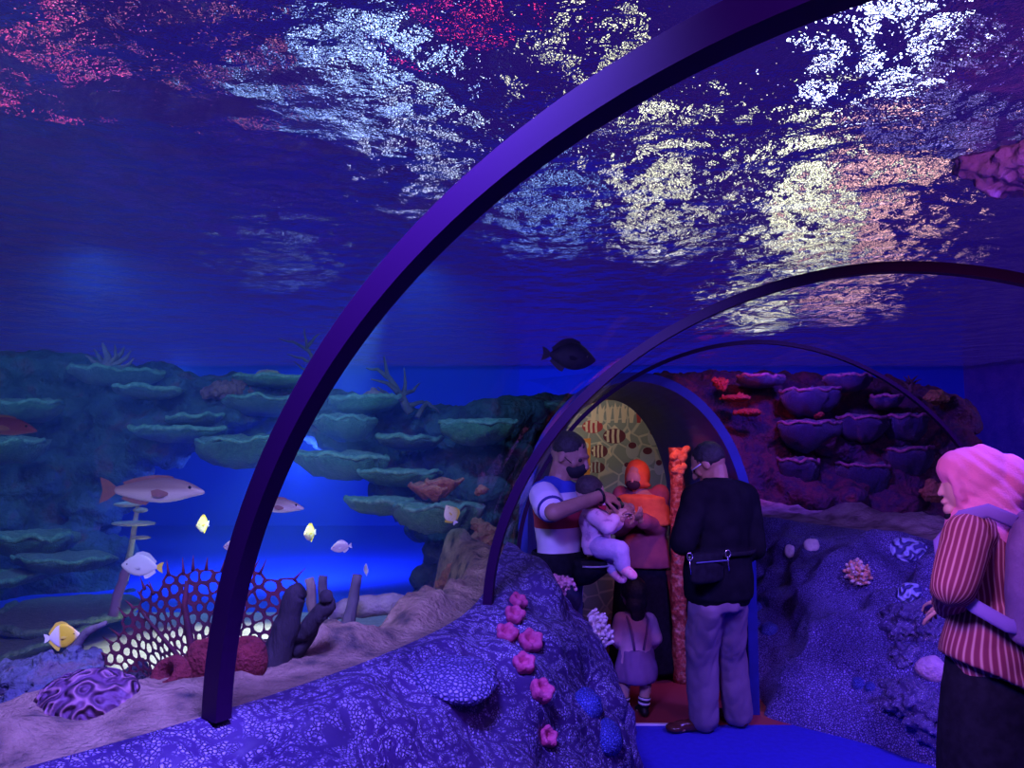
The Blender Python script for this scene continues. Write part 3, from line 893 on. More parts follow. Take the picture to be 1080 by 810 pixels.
net.build('net', FANC, fan_root, smooth=False, fix=True)
for (x, y, dx, dy) in spikes:
    MB().tube([fanpt(x + dx * 5, y + dy * 5), fanpt(x + dx * 11, y + dy * 11), fanpt(x + dx * fr_.uniform(18, 24), y + dy * fr_.uniform(18, 24))], [.006, .0035, .0006], 6).build('spike', FANC, fan_root)
for pts, w in [([(207, 728), (204, 700), (197, 670), (190, 640), (191, 615)], .016), ([(205, 715), (185, 690), (160, 668), (138, 650)], .009), ([(203, 700), (225, 672), (245, 645), (262, 622)], .009)]:
    MB().tube([fanpt(x, y, -.004) for x, y in pts], [w * (1 - .6 * i / (len(pts) - 1)) for i in range(len(pts))], 8, ).build('stem', FANC, fan_root)
tag(fan_root, 'large dark red sea fan with an open net behind the near rib', 'sea fan')

# barrel sponges
SPG = mat('red_sponge', (.15, .018, .02), .95, (.22, .03, .03), 22, .012, 90)
def sponge(px, py, hw, hh, d, label, tilt):
    c = at(px, py, d); s = pxm(d); rings = []
    M = Euler((tilt[0], tilt[1], 0)).to_matrix()
    for q, z in [(.55, -1), (.9, -.7), (1.05, -.1), (1.0, .5), (.8, .88), (.58, .95), (.42, .75), (.34, .2), (.2, -.1)]:
        rings.append([c + M @ Vector((math.cos(t) * q * hw * s, math.sin(t) * q * hw * s * .9, z * hh * s)) * (1 + .07 * nz(Vector((math.cos(t), math.sin(t), z)) * 2, 1.4, px)) for t in (2 * PI * k / 30 for k in range(30))])
    return tag(MB().loft(rings).build('barrel_sponge', SPG, loc=c), label, 'sponge')
sponge(183, 714, 21, 17, 2.2, 'small dark red sponge with an open mouth left of the near rib', (.9, -.5))
sponge(222, 702, 25, 26, 2.25, 'large dark red sponge mostly hidden behind the near rib', (.2, .1))
sponge(258, 697, 22, 23, 2.28, 'dark red sponge just right of the near rib', (.15, -.1))

# driftwood and posts
WOOD = mat('dark_wood', (.08, .07, .10), .9, (.15, .13, .15), 10, .012, 50, stretch=(1, 1, .3))
WOODK = mat('black_wood', (.014, .012, .014), .9, (.035, .03, .032), 10, .012, 50, stretch=(1, 1, .3))
WOODB = mat('brown_wood', (.20, .15, .13), .9, (.28, .22, .18), 10, .012, 50, stretch=(1, 1, .3))
def wood(name, stems, d, m_, label, cat='driftwood'):
    root = empty(name, at(stems[0][0][0], stems[0][0][1], d))
    for k, st in enumerate(stems):
        P, Rr = [], []
        for (x0, y0, w0), (x1, y1, w1) in zip(st, st[1:]):
            for f in (0, .25, .5, .75):
                q = at(x0 + (x1 - x0) * f, y0 + (y1 - y0) * f, d + .02 * k)
                P.append(q + Vector((nz(q, 14, 1), nz(q, 14, 5), nz(q, 14, 9))) * .010)
                Rr.append((w0 + (w1 - w0) * f) * pxm(d) * (1 + .18 * nz(q, 20, 3)))
        P.append(at(st[-1][0], st[-1][1], d)); Rr.append(st[-1][2] * pxm(d))
        MB().tube(P, Rr, 12).build('trunk' if k == 0 else 'limb', m_, root)
    return tag(root, label, cat)
wood('driftwood', [[(284, 712, 18), (296, 680, 15), (306, 648, 12), (312, 628, 12), (318, 622, 9)], [(300, 672, 10), (320, 668, 9), (334, 652, 9), (346, 636, 9), (344, 628, 7)], [(312, 690, 9), (328, 668, 7), (338, 650, 6)]], 2.36, WOODK, 'dark forked driftwood right of the near rib')
wood('post', [[(336, 668, 5), (330, 640, 5), (326, 610, 5)]], 3.2, WOODB, 'brown leaning post behind the forked driftwood', 'post')
wood('post', [[(341, 665, 4.5), (341, 630, 4.5), (341, 607, 4.5)]], 3.4, WOOD, 'upright dark post next to the brown leaning post', 'post')
wood('post', [[(362, 672, 8), (371, 640, 6), (377, 606, 5)]], 3.3, WOOD, 'slanting dark post rising over the lying log', 'post')
wood('log', [[(348, 646, 9), (380, 640, 11), (415, 637, 11), (448, 643, 9), (458, 650, 6)]], 3.55, mat('sandy_log', (.24, .22, .22), .95, (.36, .32, .3), 12, .015, 45), 'sand dusted log lying across the far end of the bank', 'log')
wood('driftwood', [[(62, 700, 5), (76, 684, 4.5), (92, 668, 4), (112, 657, 2.5)], [(78, 692, 3.5), (84, 686, 3), (82, 676, 2)]], 2.45, WOOD, 'thin crooked dark twig by the yellow butterflyfish')
wood('post', [[(118, 650, 5), (127, 620, 5), (137, 590, 4)]], 4.2, mat('mauve_wood', (.22, .14, .22), .9), 'mauve post behind the silver yellowtail fish', 'post')
# pale plates on a stalk
PALE = mat('pale_coral', (.55, .6, .55), .8, (.4, .5, .45), 12, .01, 60)
r_ = empty('stalk_coral', at(132, 612, 5.2))
MB().tube([at(131, 612, 5.2), at(138, 580, 5.2), at(142, 555, 5.2), at(146, 528, 5.2)], [.03, .02, .018, .012], 8).build('stalk', PALE, r_)
for (x, y, w, h) in [(141, 552, 23, 3), (135, 532, 15, 3), (148, 538, 8, 3), (148, 567, 11, 2)]:
    MB().ell(at(x, y, 5.2), (w * pxm(5.2), w * pxm(5.2) * .6, h * pxm(5.2)), None, 20, 8).build('shelf', PALE, r_)
tag(r_, 'pale thin shelves on a stalk below the large wrasse', 'coral')
# ------------------------------------------------------------------ casts fixed to the plinths
from mathutils.bvhtree import BVHTree
def bvh_of(o):
    me = o.data; W = o.matrix_basis
    return BVHTree.FromPolygons([W @ v.co for v in me.vertices], [tuple(p.vertices) for p in me.polygons])
OB = {o.name: o for o in COL.objects}
BV = {'L': bvh_of(OB['wall_left']), 'R': bvh_of(OB['wall_right'])}
def hit(w, px, py):
    v = ray(px, py).normalized()
    h = BV[w].ray_cast(Vector((0, 0, CAM_Z)), v)
    if h[0] is None:
        h = BV[w].find_nearest(at(px, py, 4.0 if w == 'L' else 5.2))
        print('no hit', w, px, py)
    p, n = h[0], h[1]
    if n.dot(v) > 0: n = -n
    return p, n, p.y
def basis(n):
    z = n.normalized(); x = Vector((0, 0, 1)).cross(z)
    if x.length < .1: x = Vector((1, 0, 0))
    x.normalize(); y = z.cross(x)
    return Matrix((x, y, z)).transposed()
CUPM = mat('pink_cup', (.5, .05, .16), .6, (.6, .1, .24), 30, .006, 90)
def cup(px, py, r_px, label, tilt=0.0):
    p, n, d = hit('L', px, py); r = r_px * pxm(d); B = basis((n + Vector((0, -.2, .5))).normalized()); rings = []
    rr = random.Random(px)
    ph = rr.uniform(0, 6)
    for q, z in [(.75, -.35), (.95, .1), (1.05, .5), (1.0, .85), (.82, 1.0), (.6, .95), (.45, .7), (.3, .35), (.12, .2)]:
        rings.append([p + B @ Vector((math.cos(t) * q * r * (1 + .10 * math.sin(5 * t + ph)), math.sin(t) * q * r * (1 + .10 * math.sin(5 * t + ph)), z * r * (1 + .08 * math.sin(5 * t + ph)))) for t in (2 * PI * k / 40 for k in range(40))])
    root = MB().loft(rings).build('cup_coral', CUPM, loc=p)
    return tag(root, label, 'coral', 'pink cup corals down the left plinth')
for px, py, r, lb in [(545, 637, 9, 'topmost pink cup coral of the row down the left plinth'), (542, 652, 10, 'second pink cup coral from the top of the row'), (534, 672, 11, 'pink cup coral left of its neighbour halfway up the row'),
                      (559, 680, 12, 'pink cup coral right of its neighbour halfway up the row'), (552, 703, 11, 'pink cup coral third from the bottom of the row'), (569, 732, 12, 'pink cup coral second from the bottom of the row'), (575, 779, 10, 'lowest pink cup coral of the row near the floor')]:
    cup(px, py, r, lb)
def fingers(w, px, py, hw, hh, n, cols, label, seed, tall=1.0):
    rr = random.Random(seed); root = None; p0, n0, d0 = hit(w, px, py); root = empty('finger_coral', p0)
    groups = [MB() for _ in cols]; n0 = (n0 - ray(px, py).normalized() * .8).normalized()
    for k in range(n):
        t = rr.uniform(0, 2 * PI); q = math.sqrt(rr.uniform(0, 1))
        x, y = px + math.cos(t) * q * hw, py + math.sin(t) * q * hh
        v = ray(x, y).normalized()
        c = at(x, y, d0) ; c = c - n0 * (c - p0).dot(n0) + n0 * (.55 * min(hw, hh) * pxm(d0) * (1 - q * q))
        s = pxm(d0)
        dr = (n0 + Vector((rr.uniform(-.7, .7), rr.uniform(-.5, .2), rr.uniform(-.2, .8)))).normalized()
        r = rr.uniform(1.3, 2.1) * s; l_ = rr.uniform(6, 9) * s * tall
        groups[k % len(cols)].cap(c - dr * l_ * .3, c + dr * l_, r * .8, r, 7)
    b = MB().ell(p0, (hw * .8 * pxm(d0), hh * .8 * pxm(d0), .5 * min(hw, hh) * pxm(d0)), basis(n0), 14, 9); b.build('foot', cols[-1], root)
    for g, c in zip(groups, cols): g.build('fingers', c, root)
    return tag(root, label, 'coral')
CREAM = mat('cream_finger', (.85, .75, .6), .6, (.7, .5, .55), 40)
ROSE = mat('rose_finger', (.85, .4, .45), .6, (.75, .3, .45), 40)
ORNF = mat('orange_finger', (.85, .5, .3), .6, (.8, .35, .25), 40)
fingers('L', 631, 665, 12, 24, 60, [CREAM, CREAM], 'cream white finger coral on the flank of the left plinth', 3)
fingers('L', 600, 608, 15, 7, 46, [ROSE, ROSE], 'rose pink finger coral on the left plinth below the polo shirt', 4, .6)
fingers('R', 905, 605, 15, 14, 60, [ORNF, CREAM], 'orange and cream finger coral on the right plinth', 5, 1.1)
def ball(w, px, py, rp, m_, label, seed, name='ball_coral', group=None, sq=(1, 1, .8), rough=.0):
    p, n, d = hit(w, px, py); r = rp * pxm(d); B = basis(n)
    m = MB().ell(p, (r * sq[0], r * sq[1], r * sq[2]), B, 40, 26)
    m.v = [q + (q - p).normalized() * (nz(q, 14 / max(r * 10, .3), seed) * r * .14 + fz(q, 22, 3, seed) * r * rough) for q in m.v]
    return tag(m.build(name, m_, loc=p), label, 'coral', group)
BALL = coral_skin('blue_ball', (.14, .20, .75), (.03, .03, .25), 120, .004, .02)
ball('L', 620, 742, 17, BALL, 'blue knobbly ball coral low on the left plinth, the upper of two', 1)
ball('L', 641, 778, 18, BALL, 'blue knobbly ball coral at the foot of the left plinth, the lower of two', 2)
BRK = brain_mat('blue_brain', (.42, .48, .85), (.06, .05, .25), 13)
ball('R', 958, 580, 18, BRK, 'pale blue brain coral high on the right plinth near the pink sleeve', 3, 'brain_coral', sq=(1, .85, .45))
ball('R', 958, 625, 13, BRK, 'smaller pale blue brain coral below the other on the right plinth', 4, 'brain_coral', sq=(1, 1, .5))
WD = mat('white_button', (.75, .68, .6), .6, (.6, .5, .5), 40)
ball('R', 833, 581, 7, WD, 'left white button coral on top of the right plinth', 5, 'button_coral', sq=(1, 1, .5))
ball('R', 856, 575, 8, WD, 'right white button coral on top of the right plinth', 6, 'button_coral', sq=(1, 1, .5))
ball('R', 797, 642, 8, BALL, 'blue ball coral beside the trousers of the man in black, the highest of three', 7)
ball('R', 795, 658, 7, BALL, 'blue ball coral beside the trousers of the man in black, the middle of three', 8)
ball('R', 811, 664, 9, BALL, 'blue ball coral beside the trousers of the man in black, the lowest of three', 9)
ball('R', 905, 721, 7, BALL, 'left ball of the blue pair low on the right plinth', 10)
ball('R', 918, 725, 6, BALL, 'right ball of the blue pair low on the right plinth', 11)
ball('R', 984, 706, 15, mat('pink_stone', (.5, .3, .5), .8, (.6, .4, .5), 30, .01, 60), 'pinkish pointed stone on the right plinth beside the black skirt', 12, 'stone', sq=(1.1, .9, .8))
STN = maze_skin('grey_violet_stone', (.42, .38, .75), (.08, .06, .2), 20, 24)
for i, (px, py, r, lb) in enumerate([(958, 655, 20, 'grey violet stone under the small brain coral'), (985, 668, 16, 'grey violet stone by the striped tunic hem'), (952, 690, 15, 'grey violet stone left of the pinkish pointed stone'), (958, 735, 22, 'large grey violet stone low on the right plinth'), (985, 760, 22, 'grey violet stone nearest the black skirt by the floor')]):
    ball('R', px, py, r, STN, lb, 20 + i, 'stone', sq=(1.2, .95, .5), rough=.5)
# flat honeycomb disc on the left plinth
p, n, d = hit('L', 482, 716); B = basis((n * .6 + Vector((0, -.1, .8))).normalized()); s = pxm(d)
m = MB(); rings = []
for q, z in [(.6, -.35), (.9, -.15), (1.0, 0), (.96, .1), (.8, .17), (.5, .24), (.2, .27)]:
    rings.append([p + B @ Vector((math.cos(t) * q * 46 * s * (1 + .07 * math.sin(3 * t) + .04 * math.sin(7 * t)), math.sin(t) * q * 40 * s * (1 + .06 * math.sin(4 * t + 1)), z * 40 * s)) for t in (2 * PI * k / 60 for k in range(60))])
tag(m.loft(rings).build('honeycomb_coral', coral_skin('honeycomb', (.42, .38, .78), (.06, .04, .2), 75, .006, .004), loc=p), 'flat honeycomb coral disc on the top of the left plinth', 'coral')
# pink rock hanging at the upper right over the vault
lump('hanging_rock', 1105, 172, 100, 42, 3.3, mat('mauve_rock', (.6, .3, .5), .9, (.45, .2, .4), 6, .04, 14), 'mauve rock hanging in the water at the upper right', 16, 61, 'rock')
# ------------------------------------------------------------------ fish
def fish_mat(name, stops, axis='z', lo=-.5, hi=.5, rough=.4):
    m, nt, out = nodes(name)
    b = N(nt, 'ShaderNodeBsdfPrincipled', Roughness=rough); L(nt, b.outputs[0], out.inputs[0])
    tc = nt.nodes.new('ShaderNodeTexCoord'); sp = nt.nodes.new('ShaderNodeSeparateXYZ'); L(nt, tc.outputs['Object'], sp.inputs[0])
    mr = N(nt, 'ShaderNodeMapRange'); mr.inputs['From Min'].default_value = lo; mr.inputs['From Max'].default_value = hi
    L(nt, sp.outputs['XYZ'.index(axis.upper())], mr.inputs['Value'])
    L(nt, ramp(nt, mr.outputs[0], stops), b.inputs['Base Color'])
    return m
def sheet(pts, th, y0=0.0):
    """thin solid fin from an outline in the x,z plane"""
    m = MB(); A = [Vector((x, y0 - th, z)) for x, z in pts]; Bq = [Vector((x, y0 + th, z)) for x, z in pts]
    return m.loft([A, Bq])
EYE_W = mat('fish_eye', (.01, .01, .01), .15)
PROF = {  # x from tail root to snout, top, bottom, half thickness, per unit length
 'wrasse': [(-.42, .035, -.035, .014), (-.34, .05, -.055, .022), (-.2, .09, -.10, .045), (0, .125, -.13, .065), (.15, .13, -.125, .07), (.28, .105, -.095, .062), (.38, .06, -.065, .045), (.45, .02, -.05, .03), (.5, -.01, -.035, .012)],
 'deep': [(-.36, .04, -.04, .012), (-.28, .09, -.09, .025), (-.12, .23, -.2, .05), (.05, .28, -.25, .068), (.2, .26, -.23, .07), (.33, .17, -.17, .06), (.43, .07, -.1, .04), (.5, .0, -.03, .012)],
 'disc': [(-.32, .05, -.05, .012), (-.25, .14, -.14, .025), (-.1, .32, -.32, .05), (.06, .36, -.35, .065), (.2, .31, -.29, .065), (.33, .19, -.18, .05), (.42, .07, -.09, .032), (.5, -.0, -.04, .012)]}
def fish(kind, px, py, d, length_px, heading, m_body, m_fin, m_tail, label, tilt=0.0, roll=0.0, name='fish', group=None):
    """heading 0 swims to the photo's right, 180 to the left, others turn towards or away."""
    Lr = length_px * pxm(d)
    root = empty(name, at(px, py, d))
    M = Euler((R(roll), R(tilt), R(heading)), 'XYZ').to_matrix().to_4x4()
    root.rotation_euler = M.to_euler()
    def put(mb, nm, mt, smooth=True):
        mb.v = [v * Lr for v in mb.v]
        me = mb.fixed(nm)
        if smooth: me.polygons.foreach_set('use_smooth', [True] * len(me.polygons))
        me.materials.append(mt); o = bpy.data.objects.new(nm, me); link(o, root); return o
    rings = []
    pr = PROF[kind]
    for x, t, b, w in pr:
        c = (t + b) / 2; h = (t - b) / 2
        rings.append([Vector((x, math.cos(a) * w, c + math.sin(a) * h)) for a in (2 * PI * k / 20 for k in range(20))])
    body = put(MB().loft(rings), 'body', m_body)
    sd = body.modifiers.new('s', 'SUBSURF'); sd.levels = sd.render_levels = 1
    x0 = pr[0][0]
    put(sheet([(x0 + .03, .03), (x0 - .06, .10), (x0 - .14, .13), (x0 - .11, .0), (x0 - .14, -.13), (x0 - .06, -.10), (x0 + .03, -.03)], .004), 'tail_fin', m_tail, False)
    tz = lambda x: next((a[1] + (b_[1] - a[1]) * (x - a[0]) / (b_[0] - a[0]) for a, b_ in zip(pr, pr[1:]) if a[0] <= x <= b_[0]), .05)
    bz = lambda x: next((a[2] + (b_[2] - a[2]) * (x - a[0]) / (b_[0] - a[0]) for a, b_ in zip(pr, pr[1:]) if a[0] <= x <= b_[0]), -.05)
    xs = [-.3 + .05 * k for k in range(11)]; fh = .028 if kind == 'wrasse' else .075
    put(sheet([(x, tz(x) - .02) for x in xs] + [(x - .03, tz(x) + fh * (.55 + .45 * math.sin((x + .35) * 6))) for x in reversed(xs)], .004), 'dorsal_fin', m_fin, False)
    xs = [-.3 + .05 * k for k in range(6)]
    put(sheet([(x, bz(x) + .02) for x in xs] + [(x - .04, bz(x) - fh * (.6 + .4 * math.sin((x + .3) * 9))) for x in reversed(xs)], .004), 'anal_fin', m_fin, False)
    for sgn in (-1, 1):
        w = .06
        f = sheet([(.16, .0), (.06, .035), (.0, .02), (.01, -.03), (.08, -.05), (.15, -.03)], .003)
        f.v = [Vector((v.x, v.y + sgn * (w + (.16 - v.x) * .25), v.z - .02)) for v in f.v]
        put(f, 'pectoral_fin', m_fin, False)
        xe = .36 if kind == 'wrasse' else .34
        we = next(p[3] for p in pr if p[0] >= xe - .06)
        put(MB().ell((xe, sgn * we * .92, .03), (.018, .008, .018), None, 12, 8), 'eye', EYE_W)
    return tag(root, label, 'fish', group)
FB1 = fish_mat('wrasse_skin', [(0, (.85, .85, .8)), (.4, (.7, .66, .6)), (.62, (.34, .27, .24)), (1, (.26, .2, .2))], 'z', -.06, .06)
FINB = mat('brown_fin', (.32, .16, .12), .6, (.25, .14, .12), 40)
REDF = fish_mat('red_fish_skin', [(0, (.4, .2, .25)), (.4, (.25, .06, .12)), (1, (.16, .03, .08))], 'z', -.05, .05)
SILV = fish_mat('silver_skin', [(0, (.75, .8, .7)), (.5, (.62, .72, .66)), (1, (.45, .6, .55))], 'z', -.07, .07)
YEL = mat('yellow_fin', (.8, .68, .06), .5)
BUT = fish_mat('butterfly_skin', [(0, (.8, .8, .8)), (.36, (.85, .85, .9)), (.44, (.85, .7, .03)), (.8, (.85, .7, .03)), (.9, (.9, .85, .5))], 'x', -.05, .06)
WHF = mat('white_fin', (.8, .82, .85), .5)
PALY = fish_mat('pale_yellow_skin', [(0, (.95, .95, .7)), (.5, (.9, .92, .45)), (1, (.85, .85, .2))], 'z', -.05, .05)
PALM = fish_mat('pale_mauve_skin', [(0, (.75, .68, .75)), (1, (.6, .5, .62))], 'z', -.05, .05)
DARKF = mat('dark_fish', (.02, .02, .05), .5, (.04, .03, .08), 20)
fish('wrasse', 164, 517, 4.0, 104, 0, FB1, FINB, FINB, 'large pale bellied brown wrasse swimming before the cave', name='wrasse_fish')
fish('wrasse', 291, 533, 4.3, 60, 0, FB1, FINB, FINB, 'brown wrasse with only its snout showing past the near rib', tilt=4, name='wrasse_fish')
fish('wrasse', 2, 449, 4.4, 76, 0, REDF, FINB, FINB, 'dim red fish cut by the picture edge, in front of the reef', tilt=6, name='snapper_fish')
fish('deep', 150, 597, 3.3, 44, 180, SILV, SILV, YEL, 'silver fish with a yellow tail over the sea fan', tilt=-4, name='rabbit_fish')
fish('disc', 65, 671, 2.6, 36, 12, BUT, YEL, WHF, 'yellow and white butterflyfish low at the left', tilt=-6, name='butterfly_fish')
fish('disc', 476, 543, 5.0, 24, 205, PALY, YEL, WHF, 'yellow butterflyfish nosing down in front of the big green plate', tilt=-62, name='butterfly_fish')
fish('disc', 214, 553, 4.6, 24, 258, PALY, YEL, WHF, 'bright yellow fish seen head on, left of the near rib', name='butterfly_fish')
fish('disc', 327, 562, 4.6, 24, 252, PALY, YEL, WHF, 'bright yellow fish seen head on, right of the near rib', name='butterfly_fish')
fish('deep', 249, 576, 4.4, 26, 190, PALM, WHF, WHF, 'pale fish half hidden by the left edge of the near rib', name='damsel_fish')
fish('deep', 360, 577, 4.6, 22, 185, PALM, WHF, WHF, 'pale mauve fish swimming in the middle of the cave light', tilt=8, name='damsel_fish')
fish('disc', 386, 601, 4.8, 16, 120, PALM, WHF, WHF, 'tiny pale fish turned away above the slanting post', name='damsel_fish')
fish('deep', 600, 376, 4.8, 58, 0, DARKF, DARKF, DARKF, 'dark fish silhouette swimming near the top of the middle rib', tilt=7, name='surgeon_fish')
# ------------------------------------------------------------------ painted room beyond the archway
def mural_mat():
    m, nt, out = nodes('mural_ground')
    b = N(nt, 'ShaderNodeBsdfPrincipled', Roughness=.8); L(nt, b.outputs[0], out.inputs[0])
    co = coords(nt)
    v = N(nt, 'ShaderNodeTexVoronoi', feature='DISTANCE_TO_EDGE', Scale=6.5); L(nt, co, v.inputs['Vector'])
    L(nt, ramp(nt, v.outputs['Distance'], [(0.0, (.62, .58, .46)), (.035, (.6, .56, .45)), (.06, (.30, .33, .30)), (1, (.36, .38, .33))]), b.inputs['Base Color'])
    return m
MD = MY - .01
mural = empty('mural', (NX, MD, 0))
inner = [(p.x, p.z) for p in [Vector((NX + (q.x - NX) * .985, 0, q.z * .985)) for q in nprof(MD)]]
m = MB(); m.loft([[Vector((x, MD - .012, z)) for x, z in inner], [Vector((x, MD + .008, z)) for x, z in inner]])
m.build('panel', mural_mat(), mural, smooth=False)
PDK, PCR, POR, PRD = mat('paint_maroon', (.16, .03, .06), .8), mat('paint_cream', (.8, .68, .5), .8), mat('paint_orange', (.85, .35, .08), .8), mat('paint_red', (.5, .06, .08), .8)
PLL = mat('paint_grey', (.5, .5, .5), .8)
def paint(nm, pts, m_, dz=.014):
    """a flat painted shape on the panel, px outline"""
    A = [at(x, y, MD - dz) for x, y in pts]; Bq = [p + Vector((0, .004, 0)) for p in A]
    return MB().loft([A, Bq]).build(nm, m_, mural, smooth=False)
def painted_fish(px, py, hw, hh, body, bands, flip=1):
    e = [(px + flip * hw * math.cos(t), py + hh * math.sin(t)) for t in (2 * PI * k / 24 for k in range(24))]
    paint('painted_fish', e, body)
    paint('painted_tail', [(px + flip * hw * .85, py), (px + flip * hw * 1.45, py - hh * .8), (px + flip * hw * 1.35, py), (px + flip * hw * 1.45, py + hh * .8)], bands, .013)
    paint('painted_fin', [(px - hw * .4, py - hh * .85), (px, py - hh * 1.5), (px + hw * .5, py - hh * .8)], bands, .013)
    for q in (-.55, -.1, .35):
        w = .11 * hw; h = hh * math.sqrt(1 - q * q) * .96
        paint('painted_band', [(px + flip * (q * hw - w), py - h), (px + flip * (q * hw + w), py - h * .95), (px + flip * (q * hw + w * .6), py), (px + flip * (q * hw + w), py + h * .95), (px + flip * (q * hw - w), py + h), (px + flip * (q * hw - w * 1.4), py)], bands, .018)
    paint('painted_eye', [(px - flip * hw * .78 + 1.2 * math.cos(t), py - 1 + 1.2 * math.sin(t)) for t in (2 * PI * k / 8 for k in range(8))], PCR, .02)
painted_fish(625, 450, 11, 7, PRD, PCR)
painted_fish(648, 460, 12, 8, PDK, PCR)
painted_fish(632, 476, 9, 7, PDK, PCR)
painted_fish(629, 493, 9, 6, PDK, PLL)
for x, y, a, b_ in [(667, 472, 7, 9), (683, 478, 8, 10), (689, 458, 6, 9), (662, 492, 6, 7), (695, 490, 5, 8)]:
    paint('painted_tube', [(x + a * math.cos(t), y + 3 + b_ * math.sin(t)) for t in (2 * PI * k / 18 for k in range(18))], PLL)
    paint('painted_mouth', [(x + a * .62 * math.cos(t), y - b_ * .25 + b_ * .38 * math.sin(t)) for t in (2 * PI * k / 16 for k in range(16))], PDK, .018)
for k in range(9):
    x = 626 + k * 8
    paint('painted_branch', [(x - 2, 446), (x - 3, 432), (x - 1, 424), (x + 1, 432), (x + 4, 427), (x + 3, 436), (x + 1.5, 446)], PCR if k < 6 else PRD, .016)
paint('painted_board', [(614, 463), (623, 462), (622, 510), (612, 511)], POR, .02)
paint('painted_ring', [(618 + 3 * math.cos(t), 470 + 3.6 * math.sin(t)) for t in (2 * PI * k / 14 for k in range(14))], PCR, .026)
tag(mural, 'painted panel of striped fish and tube corals on the end wall', 'mural')

# coral post on the right inside the archway
PM = mat('red_post', (.6, .08, .05), .8, stops=[(.3, (.22, .03, .03)), (.5, (.48, .10, .07)), (.68, (.7, .38, .28))], scale=26, bump=.02, bscale=45, detail=6)
pb = at(716, 600, 5.6); pr_ = empty('coral_post', (pb.x, 5.6, 0))
zt = at(716, 472, 5.6).z
n = 34
m = MB(); rings = []
for k in range(n):
    z = zt * k / (n - 1); rr_ = .055
    rings.append([Vector((pb.x + math.cos(t) * rr_ * (1 + .25 * nz(Vector((math.cos(t), math.sin(t), z * 8)), 1.6, 4)), 5.6 + math.sin(t) * rr_ * (1 + .25 * nz(Vector((math.cos(t), math.sin(t), z * 8)), 1.6, 4)), z)) for t in (2 * PI * q / 24 for q in range(24))])
m.loft(rings).build('shaft', PM, pr_)
m = MB(); rr_ = random.Random(9)
for k in range(16):
    m.ell(at(719 + rr_.uniform(-9, 7), 480 + rr_.uniform(-9, 20) * (1 if k % 2 else .3), 5.56), (.03, .03, .026), None, 10, 7)
m.organic('coral_head', mat('orange_head', (.85, .18, .08), .7, (.9, .35, .2), 40, .01, 80), pr_, voxel=.008, smooth=1)
tag(pr_, 'knobbly orange red coral post inside the archway beside the man in black', 'post')
# dark red counter
cb = at(706, 700, 5.55)
cr_ = empty('counter', (cb.x, 5.7, 0)); CRM = mat('counter_red', (.30, .04, .05), .5)
ztop = at(706, 603, 5.6).z
MB().box((cb.x - .13, 5.66, .06), (cb.x + .14, 5.95, ztop - .03)).build('body', CRM, cr_, smooth=False)
MB().box((cb.x - .15, 5.655, ztop - .03), (cb.x + .16, 5.97, ztop)).build('top', mat('counter_top', (.4, .08, .05), .35), cr_, smooth=False)
MB().box((cb.x - .11, 5.68, 0), (cb.x + .12, 5.93, .06)).build('plinth', DARK, cr_, smooth=False)
tag(cr_, 'small dark red counter at the right inside the archway', 'counter')
# ------------------------------------------------------------------ people
ZUP = Vector((0, 0, 1))
def frame(f, up=ZUP):
    f = Vector(f).normalized(); r = f.cross(up).normalized(); u = r.cross(f)
    return Matrix((r, f, u)).transposed()
def head_shapes(m, c, H, F, neck_to, nr=.052):
    P = lambda x, y, z: c + F @ (Vector((x, y, z)) * H)
    E = lambda x, y, z, a, b, d: m.ell(P(x, y, z), (a * H, b * H, d * H), F, 20, 14)
    E(0, -.06, .10, .34, .42, .40); E(0, .06, .02, .31, .34, .36); E(0, .10, -.22, .25, .26, .26); E(0, .27, -.38, .12, .11, .09)
    E(0, .33, .12, .2, .09, .06)
    m.cap(P(0, .38, .06), P(0, .47, -.09), .045 * H, .06 * H, 10); E(-.05, .42, -.11, .045, .05, .035); E(.05, .42, -.11, .045, .05, .035)
    E(0, .345, -.225, .11, .06, .025); E(0, .34, -.275, .09, .055, .028)
    for s in (-1, 1):
        E(s * .34, -.03, -.03, .035, .085, .13); E(s * .2, .24, -.08, .09, .08, .1)
    m.cap(P(0, -.12, -.2), neck_to, nr, nr * 1.12)
def eyes(root, c, H, F):
    for s in (-1, 1):
        e = MB().ell(c + F @ (Vector((s * .145, .325, .035)) * H), (.062 * H, .045 * H, .05 * H), F, 14, 10).build('eye', EYEM, root)
EYEM = mat('eyeball', (.06, .04, .04), .2)
